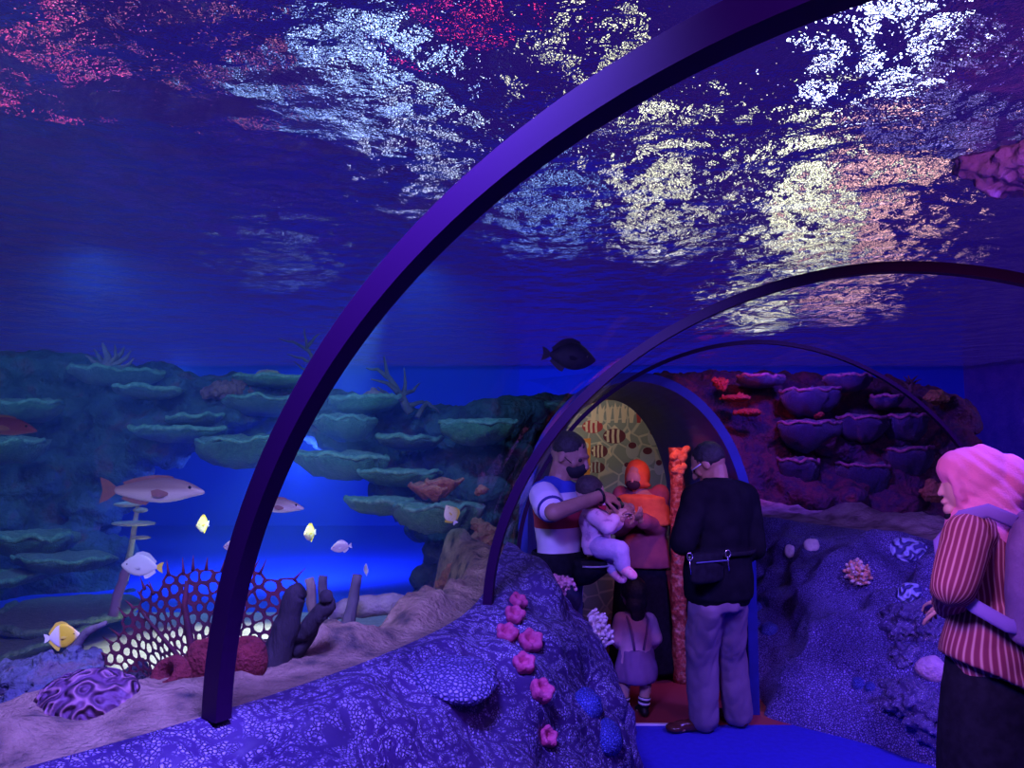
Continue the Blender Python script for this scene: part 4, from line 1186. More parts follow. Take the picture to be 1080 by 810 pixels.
def hand_shapes(m, w, d, n, Lh, curl, side, spread=1.0):
    """palm, four fingers and a thumb at the wrist w; d points along the hand, n out of the palm."""
    d = Vector(d).normalized(); n = (Vector(n) - d * Vector(n).dot(d)).normalized(); a = d.cross(n) * side
    F = Matrix((a, d, n)).transposed()
    m.ell(w + d * .27 * Lh, (.215 * Lh, .30 * Lh, .085 * Lh), F, 16, 10)
    m.ell(w + d * .20 * Lh + a * .12 * Lh + n * .03 * Lh, (.10 * Lh, .18 * Lh, .08 * Lh), F, 12, 8)
    for k, ln in enumerate((.38, .43, .40, .31)):
        off = (.165, .055, -.055, -.165)[k] * spread
        p = w + d * (.50 - .03 * abs(k - 1.3)) * Lh + a * off * Lh
        ang = 0; q = p - d * .08 * Lh; r = (.052, .054, .051, .045)[k] * Lh
        for sgm, fr in enumerate((.45, .31, .24)):
            ang += curl * (.7, 1.0, .8)[sgm]
            dd = d * math.cos(ang) + n * math.sin(ang) + a * off * .35
            q2 = q + dd.normalized() * ln * fr * Lh * (1.25 if sgm == 0 else 1)
            m.cap(q, q2, r, r * .92, 8); q = q2; r *= .92
    q = w + d * .14 * Lh + a * .15 * Lh
    for ln, dd in ((.22, d * .55 + a * .75 + n * .25), (.18, d * .8 + a * .45 + n * .4), (.14, d * .9 + a * .15 + n * (.4 + .4 * curl))):
        q2 = q + dd.normalized() * ln * Lh; m.cap(q, q2, .058 * Lh, .052 * Lh, 8); q = q2
def foot_shapes(m, ank, d, L_, sole_z, w=.045):
    d = Vector(d); d.z = 0; d.normalize()
    F = frame(d)
    heel = Vector((ank.x, ank.y, sole_z + w * .8)) - d * L_ * .12
    m.cap(ank, heel + d * .02, w * .85, w * .8); m.cap(heel, Vector((ank.x, ank.y, sole_z + w * .62)) + d * L_ * .55, w * .8, w * .62)
    m.ell(Vector((ank.x, ank.y, sole_z + w * .5)) + d * L_ * .62, (w * 1.0, L_ * .22, w * .5), F, 14, 8)
SKIN = mat('skin_brown', (.36, .18, .12), .55, (.42, .22, .15), 20)
SKINL = mat('skin_light', (.56, .33, .26), .55, (.62, .38, .3), 20)
HAIR = mat('black_hair', (.012, .010, .012), .5, (.03, .025, .03), 60, .004, 200)
def torso(m, J, F, w, dpt, grow=0.0, hips=True, upto=1.0):
    """trunk from hips to shoulders; J has hip, waist, chest, neck"""
    yaw = math.atan2(F[1][0], F[0][0])
    S = []
    for key, q, z in (('hip', .92, .86), ('hip', 1.0, 1.0), ('waist', .82, .86), ('chest', .95, 1.04), ('top', 1.0, .86), ('neck', .42, .5)):
        S.append((J[key] + (Vector((0, 0, -.10 * (w / .17))) if (key == 'hip' and q < 1) else Vector((0, 0, 0))), w * q + grow, dpt * z + grow, yaw))
    m.secs(S, 24)
def limb(m, pts, rs):
    for a, b, ra, rb in zip(pts, pts[1:], rs, rs[1:]): m.cap(a, b, ra, rb)
def folds(p, s=14, k=.006, seed=0.0): return abs(nz(p, s, seed)) * k + nz(p, s * .45, seed + 3) * k * 1.3
def root_person(body, x, y):
    return body

# --- man in the striped polo shirt, holding the baby
def polo_mat():
    m, nt, out = nodes('polo_stripes')
    b = N(nt, 'ShaderNodeBsdfPrincipled', Roughness=.8); L(nt, b.outputs[0], out.inputs[0])
    tc = nt.nodes.new('ShaderNodeTexCoord'); sp = nt.nodes.new('ShaderNodeSeparateXYZ'); L(nt, tc.outputs['Object'], sp.inputs[0])
    mr = N(nt, 'ShaderNodeMapRange'); mr.inputs['From Min'].default_value = 1.0; mr.inputs['From Max'].default_value = 1.5; L(nt, sp.outputs[2], mr.inputs['Value'])
    W_, B_, R_ = (.75, .68, .78), (.04, .07, .5), (.5, .03, .07)
    L(nt, ramp(nt, mr.outputs[0], [(0, W_), (.455, R_), (.66, W_), (.83, B_)], 'CONSTANT'), b.inputs['Base Color'])
    return m
D1 = 4.22
f1 = Vector((.86, -.50, 0)); F1 = frame(f1)
J = dict(hip=at(588, 622, D1), waist=at(590, 580, D1), chest=at(588, 535, D1), top=at(586, 517, D1), neck=at(590, 507, D1))
hc = at(601, 481, D1 + .02); H1 = .25
Fh = frame((f1 + Vector((0, 0, -.38))))
sR, eR, wR = at(572, 521, 4.06), at(584, 541, 3.84), at(633, 523, 3.97)
sL, eL, wL = at(604, 522, 4.40), at(646, 548, 4.46), at(664, 536, 4.22)
g1 = Vector((J['hip'].x, J['hip'].y, 0))
hipR, hipL = J['hip'] - F1 @ Vector((-.09, 0, .04)), J['hip'] - F1 @ Vector((.09, 0, .04))
hipR, hipL = J['hip'] + F1 @ Vector((.09, 0, -.05)), J['hip'] + F1 @ Vector((-.09, 0, -.05))
kR, kL = Vector((hipR.x + .03, hipR.y, .47)), Vector((hipL.x + .03, hipL.y, .47))
aR, aL = Vector((hipR.x, hipR.y, .08)), Vector((hipL.x, hipL.y, .08))
m = MB()
torso(m, J, F1, .165, .105); head_shapes(m, hc, H1, Fh, J['neck'] + Vector((0, 0, .01)), .055)
limb(m, [sR, eR, wR], [.058, .044, .03]); limb(m, [sL, eL, wL], [.058, .044, .03])
m.cap(J['top'], sR, .07, .06); m.cap(J['top'], sL, .07, .06)
limb(m, [hipR, kR, aR], [.085, .055, .04]); limb(m, [hipL, kL, aL], [.085, .055, .04])
for a_ in (aR, aL): foot_shapes(m, a_, f1, .25, 0.0)
hand_shapes(m, wR, (at(652, 526, 4.02) - wR), Vector((.2, .55, -.6)), .185, .5, -1)
hand_shapes(m, wL, Vector((-.3, -.85, .1)), Vector((-.6, .1, -.5)), .185, .5, 1)
man = m.organic('person', SKIN, voxel=.0058, smooth=2, loc=g1)
tag(man, 'man in a blue, white and red polo shirt and black mask holding a baby', 'person')
eyes(man, hc, H1, Fh)
m = MB(); torso(m, J, F1, .165, .105, .016); m.cap(J['top'], sR, .085, .072); m.cap(J['top'], sL, .085, .072)
eS = sR.lerp(eR, .62); m.cap(sR, sR.lerp(eS, .4), .074, .074); m.cap(sL, sL.lerp(eL, .5), .074, .076)
m.organic('polo_shirt', polo_mat(), man, voxel=.011, smooth=4, disp=lambda p: folds(p, 11, .006, 1))
m = MB(); 
for q in range(24): pass
m.tube([J['neck'] + Fh @ Vector((math.cos(t) * .062, math.sin(t) * .062 - .01, -.005 + .012 * math.sin(t))) for t in (2 * PI * k / 20 for k in range(21))], .016, 8).build('collar', mat('collar_blue', (.03, .05, .4), .8), man)
m = MB(); m.cap(sR.lerp(eS, .25), eS, .080, .084); m.organic('sleeve', mat('sleeve_white', (.78, .68, .80), .85), man, voxel=.009, smooth=3, disp=lambda p: folds(p, 12, .004, 1))
ax_ = (eS - sR).normalized(); Fx = frame(ax_)
MB().tube([eS + ax_ * .045 + Fx @ Vector((math.cos(t) * .066, 0, math.sin(t) * .066)) for t in (2 * PI * k / 24 for k in range(25))], .008, 8).build('sleeve_cuff', mat('cuff_navy', (.05, .04, .2), .8), man)
JEAN = mat('dark_jeans', (.03, .035, .09), .85, (.05, .06, .13), 30)
m = MB(); limb(m, [hipR, kR, aR], [.10, .07, .06]); limb(m, [hipL, kL, aL], [.10, .07, .06]); m.secs([(J['hip'] + Vector((0, 0, z)), .17 * q, .125 * q, math.atan2(F1[1][0], F1[0][0])) for z, q in ((-.14, .8), (-.05, 1.0), (.03, 1.05), (.10, 1.0))])
m.organic('trousers', JEAN, man, voxel=.014, smooth=4)
P1 = lambda x, y, z: hc + Fh @ (Vector((x, y, z)) * H1)
m = MB(); m.ell(P1(0, -.09, .17), (.36 * H1, .41 * H1, .36 * H1), Fh, 28, 20); m.v = [v if (Fh.transposed() @ (v - hc)).z / H1 > -.02 + .42 * max(0, (Fh.transposed() @ (v - hc)).y / H1 + .02) else hc + (v - hc) * .72 for v in m.v]
m.organic('hair', HAIR, man, voxel=.008, smooth=2, disp=lambda p: nz(p, 60) * .003)
m = MB(); m.ell(P1(0, .19, -.23), (.26 * H1, .26 * H1, .22 * H1), Fh, 20, 14); m.ell(P1(0, .36, -.14), (.13 * H1, .14 * H1, .14 * H1), Fh, 16, 10)
m.organic('mask', mat('black_mask', (.012, .012, .016), .75), man, voxel=.008, smooth=3)
for s in (-1, 1):
    MB().tube([P1(s * .25, .25, -.10), P1(s * .33, .08, -.02), P1(s * .36, -.05, .03)], .003, 6).build('mask_strap', DARK, man)
MB().tube([wR + Vector((0, 0, 0)) + frame(wR - eR) @ Vector((math.cos(t) * .036, 0, math.sin(t) * .036)) for t in (2 * PI * k / 20 for k in range(21))], .007, 6).build('wrist_strap', DARK, man)
for a_ in (aR, aL):
    m = MB(); foot_shapes(m, a_, f1, .27, 0.0, .055); m.organic('shoe', DARK, man, voxel=.012, smooth=3)

# hip seat worn by the man
hs = empty('baby_carrier', J['waist'] + Vector((0, 0, -.05)))
yaw1 = math.atan2(F1[1][0], F1[0][0])
BLK = mat('black_fabric', (.008, .008, .014), .85, (.014, .014, .024), 30, spec=.1)
m = MB(); rings = []
for z, q in ((-.06, 1), (-.05, 1.03), (.04, 1.03), (.05, 1)):
    rings.append([J['waist'] + Vector((0, 0, -.05 + z)) + F1 @ Vector((math.cos(t) * .185 * q, math.sin(t) * .135 * q, 0)) for t in (2 * PI * k / 32 for k in range(32))])
rings += [[J['waist'] + (p - J['waist']) * .92 for p in r] for r in reversed(rings)]
m.loft(rings, cap=False).build('belt', BLK, hs)
sc_ = J['waist'] + F1 @ Vector((.0, .20, -.075))
m = MB(); m.secs([(sc_ + F1 @ Vector((0, -.05, -.09)), .09, .04, yaw1), (sc_ + F1 @ Vector((0, -.02, -.03)), .12, .09, yaw1), (sc_ + Vector((0, 0, .025)), .13, .115, yaw1), (sc_ + Vector((0, 0, .04)), .12, .105, yaw1)]); m.build('seat', BLK, hs)
MB().tube([sc_ + F1 @ Vector((math.cos(t) * .132, math.sin(t) * .117, .018)) for t in (PI * k / 16 for k in range(17))], .005, 6).build('piping', mat('grey_piping', (.3, .3, .4), .5), hs)
tag(hs, 'black hip seat carrier belted round the man in the polo shirt', 'baby carrier')

# --- baby
f2 = Vector((.88, -.45, 0)); F2 = frame(f2)
D2 = 4.08
J2 = dict(hip=at(630, 574, D2), waist=at(629, 565, D2), chest=at(627, 550, D2), top=at(627, 541, D2), neck=at(625, 537, D2))
h2 = at(622, 522, D2 + .01); H2 = .165; Fh2 = frame(f2 + Vector((0, .2, -.5)))
m = MB(); torso(m, J2, F2, .085, .07); head_shapes(m, h2, H2, Fh2, J2['neck'], .032)
m.ell(h2 + Fh2 @ Vector((0, -.01, .02)), (.066, .078, .072), Fh2)
hr, kr, ar = at(634, 577, 4.02), at(654, 580, 3.94), at(657, 599, 3.95)
hl, kl, al = at(632, 577, 4.14), at(645, 583, 4.06), at(648, 603, 4.05)
limb(m, [hr, kr, ar], [.05, .04, .026]); limb(m, [hl, kl, al], [.05, .04, .026])
def toe(m, a_, b_): m.cap(a_, b_, .027, .022); m.ell(b_, (.026, .03, .02), frame((b_ - a_)), 12, 8)
tr_, tl_ = at(666, 606, 3.90), at(655, 610, 4.0)
toe(m, ar, tr_); toe(m, al, tl_)
s2, e2, w2 = at(628, 545, 3.99), at(640, 556, 3.95), at(650, 545, 3.97)
s3, e3, w3 = at(630, 545, 4.15), at(644, 556, 4.15), at(655, 548, 4.10)
limb(m, [s2, e2, w2], [.034, .028, .02]); limb(m, [s3, e3, w3], [.034, .028, .02])
hand_shapes(m, w2, Vector((.6, 0, .7)), Vector((.5, .6, -.3)), .085, .5, -1); hand_shapes(m, w3, Vector((.6, -.2, .7)), Vector((.5, -.6, -.3)), .085, .5, 1)
baby = m.organic('person', SKINL, voxel=.0045, smooth=2, loc=J2['hip'])
tag(baby, 'baby in a pale pink top and pink socks sitting on the hip seat', 'person')
eyes(baby, h2, H2, Fh2)
m = MB(); torso(m, J2, F2, .085, .07, .010); limb(m, [s2, e2, e2.lerp(w2, .7)], [.046, .04, .034]); limb(m, [s3, e3, e3.lerp(w3, .7)], [.046, .04, .034])
m.organic('romper_top', mat('pale_pink', (.78, .52, .66), .85, stops=[(.35, (.82, .62, .74)), (.58, (.75, .48, .62)), (.66, (.45, .25, .42))], scale=24), baby, voxel=.007, smooth=3, disp=lambda p: folds(p, 24, .004, 2))
m = MB(); limb(m, [hr, kr, kr.lerp(ar, .85)], [.062, .05, .038]); limb(m, [hl, kl, kl.lerp(al, .85)], [.062, .05, .038]); m.ell(J2['hip'], (.095, .08, .06), F2)
m.organic('leggings', mat('lilac_knit', (.55, .42, .66), .9, (.48, .36, .6), 30, .003, 120), baby, voxel=.007, smooth=3, disp=lambda p: folds(p, 24, .004, 5))
for a_, b_ in ((ar, tr_), (al, tl_)):
    m = MB(); m.cap(a_ + (a_ - b_) * .15, b_, .033, .027); m.ell(b_, (.03, .034, .024), frame(b_ - a_), 12, 8)
    m.organic('sock', mat('pink_sock', (.85, .25, .36), .9, stops=[(.4, (.85, .28, .4)), (.6, (.9, .5, .5)), (.7, (.8, .2, .3))], scale=40), baby, voxel=.006, smooth=2)
m = MB(); m.ell(h2 + Fh2 @ Vector((0, -.018, .03)), (.070, .078, .070), Fh2, 24, 16); m.v = [v if (Fh2.transposed() @ (v - h2)).y < .045 else h2 + (v - h2) * .8 for v in m.v]
m.organic('hair', mat('baby_hair', (.03, .02, .02), .7, (.06, .04, .04), 60), baby, voxel=.006, smooth=2)
# camera held by the man
cm = at(648, 531, 4.06); cr2 = empty('compact_camera', cm); CB = mat('camera_black', (.012, .012, .016), .4)
Fc = frame((.2, -.3, .4))
MB().box((-.045, -.014, -.028), (.045, .014, .028), Matrix.Translation(cm) @ Fc.to_4x4()).build('body', CB, cr2, smooth=False)
m = MB(); m.loft([[cm + Fc @ Vector((math.cos(t) * .02, y, math.sin(t) * .02)) for t in (2 * PI * k / 18 for k in range(18))] for y in (.012, .032)]); m.build('lens', DARK, cr2)
tag(cr2, 'small black camera held in the hand of the man in the polo shirt', 'camera')

# --- woman in the orange headscarf
D3 = 5.75
f3 = Vector((-.45, -.89, 0)); F3 = frame(f3)
J3 = dict(hip=at(676, 582, D3), waist=at(676, 560, D3), chest=at(675, 536, D3), top=at(675, 521, D3), neck=at(674, 515, D3))
h3 = at(671, 503, D3 - .02); H3 = .215; Fh3 = frame(f3 + Vector((0, 0, -.12)))
m = MB(); torso(m, J3, F3, .16, .11); head_shapes(m, h3, H3, Fh3, J3['neck'], .048)
sa, ea, wa = J3['top'] + F3 @ Vector((.15, 0, 0)), at(654, 556, 5.6), at(664, 549, 5.42)
sb, eb, wb = J3['top'] + F3 @ Vector((-.15, 0, 0)), at(694, 557, 5.7), at(676, 549, 5.44)
limb(m, [sa, ea, wa], [.05, .04, .027]); limb(m, [sb, eb, wb], [.05, .04, .027])
ga = Vector((J3['hip'].x, J3['hip'].y, 0))
for s in (-1, 1):
    h_ = J3['hip'] + F3 @ Vector((s * .085, 0, -.05)); limb(m, [h_, Vector((h_.x, h_.y, .45)), Vector((h_.x, h_.y, .08))], [.085, .055, .04]); foot_shapes(m, Vector((h_.x, h_.y, .08)), f3, .23, 0.0)
hand_shapes(m, wa, Vector((.5, -.3, .3)), Vector((.3, .2, .8)), .165, .6, 1); hand_shapes(m, wb, Vector((-.5, -.3, .3)), Vector((-.3, .2, .8)), .165, .6, -1)
lady = m.organic('person', SKIN, voxel=.0058, smooth=2, loc=ga)
tag(lady, 'woman in an orange headscarf standing before the painted panel', 'person')
eyes(lady, h3, H3, Fh3)
ORS = mat('orange_scarf', (.72, .16, .04), .85, (.6, .1, .03), 14, .004, 60)
m = MB(); m.ell(h3 + Fh3 @ Vector((0, -.03, .015)), (.092, .105, .115), Fh3, 24, 16)
m.secs([(J3['top'] + Vector((0, 0, -.22)), .235, .175, yaw1 * 0 + math.atan2(F3[1][0], F3[0][0])), (J3['top'] + Vector((0, 0, -.02)), .205, .15, math.atan2(F3[1][0], F3[0][0])), (J3['neck'] + Vector((0, 0, .02)), .10, .10, 0), (h3 + Vector((0, 0, -.05)), .082, .09, 0), (h3, .085, .09, 0)])
m.organic('headscarf', ORS, lady, voxel=.01, smooth=4, disp=lambda p: folds(p, 12, .008, 3))
m = MB(); m.ell(h3 + Fh3 @ Vector((0, .065, -.012)), (.058, .035, .072), Fh3, 18, 12); m.build('face', SKIN, lady)
m = MB(); m.ell(h3 + Fh3 @ Vector((0, .082, -.045)), (.055, .032, .042), Fh3, 18, 12); m.build('mask', mat('dark_mask', (.03, .012, .02), .8), lady)
m = MB(); torso(m, J3, F3, .15, .10, .008); limb(m, [sa, ea, ea.lerp(wa, .85)], [.065, .07, .06]); limb(m, [sb, eb, eb.lerp(wb, .85)], [.075, .07, .06])
m.secs([(J3['hip'] + Vector((0, 0, z)), w, d_, math.atan2(F3[1][0], F3[0][0])) for z, w, d_ in ((-.10, .23, .17), (.03, .205, .15), (.15, .18, .13))])
m.organic('tunic', mat('plum_tunic', (.32, .08, .10), .9, (.24, .05, .09), 10), lady, voxel=.012, smooth=4, disp=lambda p: folds(p, 10, .008, 6))
m = MB(); m.secs([(Vector((ga.x, ga.y, z)), w, w * .75, math.atan2(F3[1][0], F3[0][0])) for z, w in ((.05, .26), (.3, .235), (.6, .21), (.86, .18))])
m.organic('skirt', BLK, lady, voxel=.016, smooth=3)

# --- man in black seen from behind
D4 = 4.38
f4 = Vector((-.45, .89, 0)); F4 = frame(f4); y4 = math.atan2(F4[1][0], F4[0][0])
J4 = dict(hip=at(758, 618, D4), waist=at(758, 585, D4), chest=at(759, 545, D4), top=at(760, 521, D4), neck=at(757, 507, D4 + .02))
h4 = at(747, 490, D4 + .06); H4 = .235; Fh4 = frame(Vector((-.72, .42, -.55)))
g4 = Vector((J4['hip'].x, J4['hip'].y, 0))
sa, ea, wa = J4['top'] + F4 @ Vector((-.175, 0, -.02)), at(720, 572, 4.22), at(727, 559, 4.40)
sb, eb, wb = J4['top'] + F4 @ Vector((.175, 0, -.02)), at(796, 577, 4.42), at(778, 590, 4.62)
fl, fr4 = at_z(742, 771, .0), at_z(778, 766, .0)
hl4, hr4 = J4['hip'] + F4 @ Vector((-.09, 0, -.04)), J4['hip'] + F4 @ Vector((.09, 0, -.04))
al4, ar4 = Vector((fl.x, fl.y, .08)), Vector((fr4.x, fr4.y, .08))
kl4, kr4 = hl4.lerp(al4, .5) + f4 * .03, hr4.lerp(ar4, .5) + f4 * .03
m = MB(); torso(m, J4, F4, .17, .115); head_shapes(m, h4, H4, Fh4, J4['neck'], .056)
limb(m, [sa, ea, wa], [.058, .045, .03]); limb(m, [sb, eb, wb], [.058, .045, .03]); m.cap(J4['top'], sa, .075, .06); m.cap(J4['top'], sb, .075, .06)
limb(m, [hl4, kl4, al4], [.09, .058, .042]); limb(m, [hr4, kr4, ar4], [.09, .058, .042])
ft4 = Vector((-.86, -.1, 0)); ft5 = Vector((-.5, .8, 0))
foot_shapes(m, al4, ft4, .25, 0.0); foot_shapes(m, ar4, ft5, .25, 0.0)
hand_shapes(m, wa, Vector((-.2, .7, .25)), Vector((.8, .2, -.3)), .185, .7, 1); hand_shapes(m, wb, Vector((-.7, .5, 0)), Vector((-.3, -.2, .8)), .185, .6, -1)
man2 = m.organic('person', SKIN, voxel=.0058, smooth=2, loc=g4)
tag(man2, 'man in black seen from behind, looking down at his hands by the archway', 'person')
eyes(man2, h4, H4, Fh4)
m = MB(); torso(m, J4, F4, .175, .125, .025); limb(m, [sa, ea, ea.lerp(wa, .86)], [.085, .07, .055]); limb(m, [sb, eb, eb.lerp(wb, .9)], [.085, .07, .055]); m.cap(J4['top'], sa, .10, .085); m.cap(J4['top'], sb, .10, .085)
m.secs([(J4['hip'] + Vector((0, 0, z)), .2 * q, .155 * q, y4) for z, q in ((-.06, 1.04), (.06, 1.05), (.2, .98))])
m.organic('jacket', mat('black_cloth', (.005, .005, .01), .9, (.009, .009, .016), 12, spec=.08), man2, voxel=.011, smooth=14, disp=lambda p: folds(p, 9, .010, 4))
MB().tube([J4['neck'] + Vector((math.cos(t) * .068, math.sin(t) * .068, .0)) for t in (2 * PI * k / 20 for k in range(21))], .018, 8).build('collar', BLK, man2)
m = MB(); limb(m, [hl4 - Vector((0, 0, .06)), kl4, al4], [.098, .090, .088]); limb(m, [hr4 - Vector((0, 0, .06)), kr4, ar4], [.098, .090, .088])
m.secs([(J4['hip'] + Vector((0, 0, z)), .175 * q, .14 * q, y4) for z, q in ((-.12, .85), (-.06, .95), (.02, .92), (.08, .88))])
m.organic('trousers', mat('grey_trousers', (.20, .13, .20), .9, (.25, .17, .24), 9), man2, voxel=.011, smooth=4, disp=lambda p: folds(Vector((p.x * 1.4, p.y * 1.4, p.z * .55)), 11, .013, 7))
LEA = mat('brown_leather', (.07, .02, .015), .25, spec=.6)
for a_, t_ in ((al4, ft4), (ar4, ft5)):
    m = MB(); foot_shapes(m, a_ - Vector((0, 0, .02)), t_, .275, 0.0, .054); m.organic('shoe', LEA, man2, voxel=.009, smooth=3)
m = MB(); P4 = lambda x, y, z: h4 + Fh4 @ (Vector((x, y, z)) * H4)
m.ell(P4(0, -.11, .14), (.365 * H4, .41 * H4, .40 * H4), Fh4, 28, 20); m.v = [v if (Fh4.transposed() @ (v - h4)).z / H4 > -.14 + .5 * max(0, (Fh4.transposed() @ (v - h4)).y / H4 + .05) else h4 + (v - h4) * .7 for v in m.v]
m.organic('hair', HAIR, man2, voxel=.008, smooth=2, disp=lambda p: nz(p, 60) * .004)
MB().tube([P4(.36, .05, .06), P4(.3, .33, .06), P4(.0, .43, .04), P4(-.3, .33, .06), P4(-.36, .05, .06)], .004, 6).build('glasses_frame', mat('pale_frame', (.5, .5, .55), .3), man2)
# bag on his hip
bgc = at(745, 597, 4.16); bag = empty('waist_bag', bgc); Fb = F4
m = MB(); m.secs([(bgc + Vector((0, 0, z)), .13 * q, .05 * q, y4 + .15) for z, q in ((-.085, .8), (-.07, .95), (0, 1.0), (.05, .97), (.07, .85))], 28)
m.organic('pouch', BLK, bag, voxel=.008, smooth=2)
MB().tube([bgc + Fb @ Vector((x, -.052, .03)) for x in (-.11, -.05, .02, .08, .11)], .004, 6).build('zip', mat('blue_zip', (.08, .09, .25), .5), bag)
MET = mat('steel_clip', (.7, .7, .75), .25, metal=1.0)
for x in (-.13, .13):
    q = bgc + Fb @ Vector((x, -.02, .06))
    MB().tube([q + Vector((math.cos(t) * .014, -.01, math.sin(t) * .02)) for t in (2 * PI * k / 16 for k in range(17))], .004, 6).build('clip', MET, bag)
    MB().tube([q, q + Vector((0, -.012, -.05)), q + Vector((.004, -.012, -.09))], .004, 6).build('pull', MET, bag)
MB().tube([Vector((J4['hip'].x, J4['hip'].y, bgc.z + .055)) + F4 @ Vector((math.cos(t) * .222, math.sin(t) * .178, 0)) for t in (2 * PI * k / 40 for k in range(41))], .012, 8, .4).build('strap', BLK, bag)
tag(bag, 'black waist bag with steel clips on the back of the man in black', 'bag')

# --- toddler
D5 = 4.9
f5 = Vector((-.1, .99, 0)); F5 = frame(f5); y5 = math.atan2(F5[1][0], F5[0][0])
gx = at(668, 700, D5).x
Z5 = lambda px, z, d=D5: Vector((at(px, 600, d).x, d, z))
J5 = dict(hip=Z5(669, .335), waist=Z5(669, .42), chest=Z5(669, .53), top=Z5(669, .595), neck=Z5(668, .63))
h5 = Z5(666, .745); H5 = .185; Fh5 = frame(f5 + Vector((-.3, 0, .02)))
m = MB(); torso(m, J5, F5, .095, .075); head_shapes(m, h5, H5, Fh5, J5['neck'], .036)
m.ell(h5 + Fh5 @ Vector((0, -.01, .02)), (.074, .086, .08), Fh5)
sa, ea, wa = Z5(655, .58), Z5(649, .47), Z5(655, .40, 5.0)
sb, eb, wb = Z5(684, .58), Z5(690, .47), Z5(684, .40, 5.0)
limb(m, [sa, ea, wa], [.034, .028, .02]); limb(m, [sb, eb, wb], [.034, .028, .02])
ll = [Z5(660, .31), Z5(657, .18), Z5(656, .06)]; rl = [Z5(679, .31), Z5(679, .18), Z5(677, .06)]
limb(m, ll, [.055, .038, .028]); limb(m, rl, [.055, .038, .028]); foot_shapes(m, ll[2], f5, .14, 0, .03); foot_shapes(m, rl[2], f5, .14, 0, .03)
hand_shapes(m, wa, Vector((.2, .5, -.6)), Vector((1, 0, 0)), .095, .5, -1); hand_shapes(m, wb, Vector((-.2, .5, -.6)), Vector((-1, 0, 0)), .095, .5, 1)
kid = m.organic('person', SKINL, voxel=.0048, smooth=2, loc=(gx, D5, 0))
tag(kid, 'toddler in a pink top seen from behind on the threshold strip', 'person')
eyes(kid, h5, H5, Fh5)
m = MB(); torso(m, J5, F5, .098, .078, .012); limb(m, [sa, ea, ea.lerp(wa, .8)], [.05, .042, .036]); limb(m, [sb, eb, eb.lerp(wb, .8)], [.05, .042, .036])
m.organic('top', mat('pink_top', (.80, .48, .62), .85, (.72, .4, .56), 16), kid, voxel=.008, smooth=3, disp=lambda p: folds(p, 20, .005, 2))
m = MB(); m.secs([(Z5(669, z), w, w * .85, y5) for z, w in ((.215, .115), (.24, .13), (.29, .13), (.36, .112), (.41, .10))])
m.organic('skirt', mat('purple_skirt', (.24, .12, .32), .9, (.3, .16, .36), 12), kid, voxel=.009, smooth=3, disp=lambda p: folds(Vector((p.x, p.y, p.z * .3)), 22, .012, 2))
for s in (-1, 1):
    MB().tube([Z5(669, .42) + F5 @ Vector((s * .028, -.09, 0)), Z5(669, .52) + F5 @ Vector((s * .045, -.098, 0)), Z5(669, .60) + F5 @ Vector((s * .062, -.07, 0)), Z5(669, .625) + F5 @ Vector((s * .062, 0, 0))], .008, 6).build('strap', mat('mauve_strap', (.3, .14, .28), .8), kid)
for lg in (ll, rl):
    MB().tube([lg[2] + (lg[1] - lg[2]) * f for f in (.0, .5)], .036, 14).build('sock', mat('dark_sock', (.02, .02, .04), .9), kid)
    for f in (.12, .36): MB().tube([lg[2] + (lg[1] - lg[2]) * f, lg[2] + (lg[1] - lg[2]) * (f + .10)], .0375, 14).build('sock_stripe', mat('white_sock', (.75, .72, .8), .9), kid)
    m = MB(); foot_shapes(m, lg[2] - Vector((0, 0, .01)), f5, .155, 0, .036); m.organic('shoe', DARK, kid, voxel=.008, smooth=2)
m = MB(); m.ell(h5 + Fh5 @ Vector((0, -.022, .028)), (.080, .088, .086), Fh5, 24, 16); m.ell(h5 + Fh5 @ Vector((0, -.055, -.05)), (.072, .05, .07), Fh5, 18, 12); m.ell(h5 + Fh5 @ Vector((0, -.07, -.11)), (.05, .03, .05), Fh5, 14, 10)
m.v = [v if (Fh5.transposed() @ (v - h5)).y < .05 else h5 + (v - h5) * .8 for v in m.v]
m.organic('hair', HAIR, kid, voxel=.007, smooth=2, disp=lambda p: nz(p, 60) * .003)

# --- woman in the pink headscarf
D6 = 2.9
f6 = Vector((-.62, .78, 0)); F6 = frame(f6); y6 = math.atan2(F6[1][0], F6[0][0])
J6 = dict(hip=at(1046, 690, D6), waist=at(1043, 640, D6), chest=at(1041, 585, D6), top=at(1040, 556, D6), neck=at(1037, 540, D6))
h6 = at(1026, 510, D6); H6 = .22; Fh6 = frame(Vector((-.95, .31, -.08)))
g6 = Vector((J6['hip'].x, D6, 0))
sa, ea, wa = J6['top'] + F6 @ Vector((-.165, 0, -.02)), at(1006, 620, 2.74), at(1000, 640, 3.0)
sb, eb, wb = J6['top'] + F6 @ Vector((.165, 0, -.02)), at(1022, 626, 3.10), at(996, 636, 3.28)
m = MB(); torso(m, J6, F6, .135, .085); head_shapes(m, h6, H6, Fh6, J6['neck'], .05)
limb(m, [sa, ea, wa], [.05, .042, .027]); limb(m, [sb, eb, wb], [.05, .042, .027])
for s in (-1, 1):
    h_ = J6['hip'] + F6 @ Vector((s * .075, 0, -.08)); limb(m, [h_, Vector((h_.x, h_.y, .45)), Vector((h_.x, h_.y, .08))], [.075, .055, .04]); foot_shapes(m, Vector((h_.x, h_.y, .08)), f6, .23, 0.0)
hand_shapes(m, wa, Vector((-.1, .9, -.25)), Vector((.3, .0, -.8)), .17, .45, 1); hand_shapes(m, wb, Vector((-.1, .9, -.2)), Vector((0, -.5, -.8)), .17, .45, -1)
wom = m.organic('person', SKINL, voxel=.0058, smooth=2, loc=g6)
tag(wom, 'woman in a pink headscarf and striped tunic at the right edge', 'person')
eyes(wom, h6, H6, Fh6)
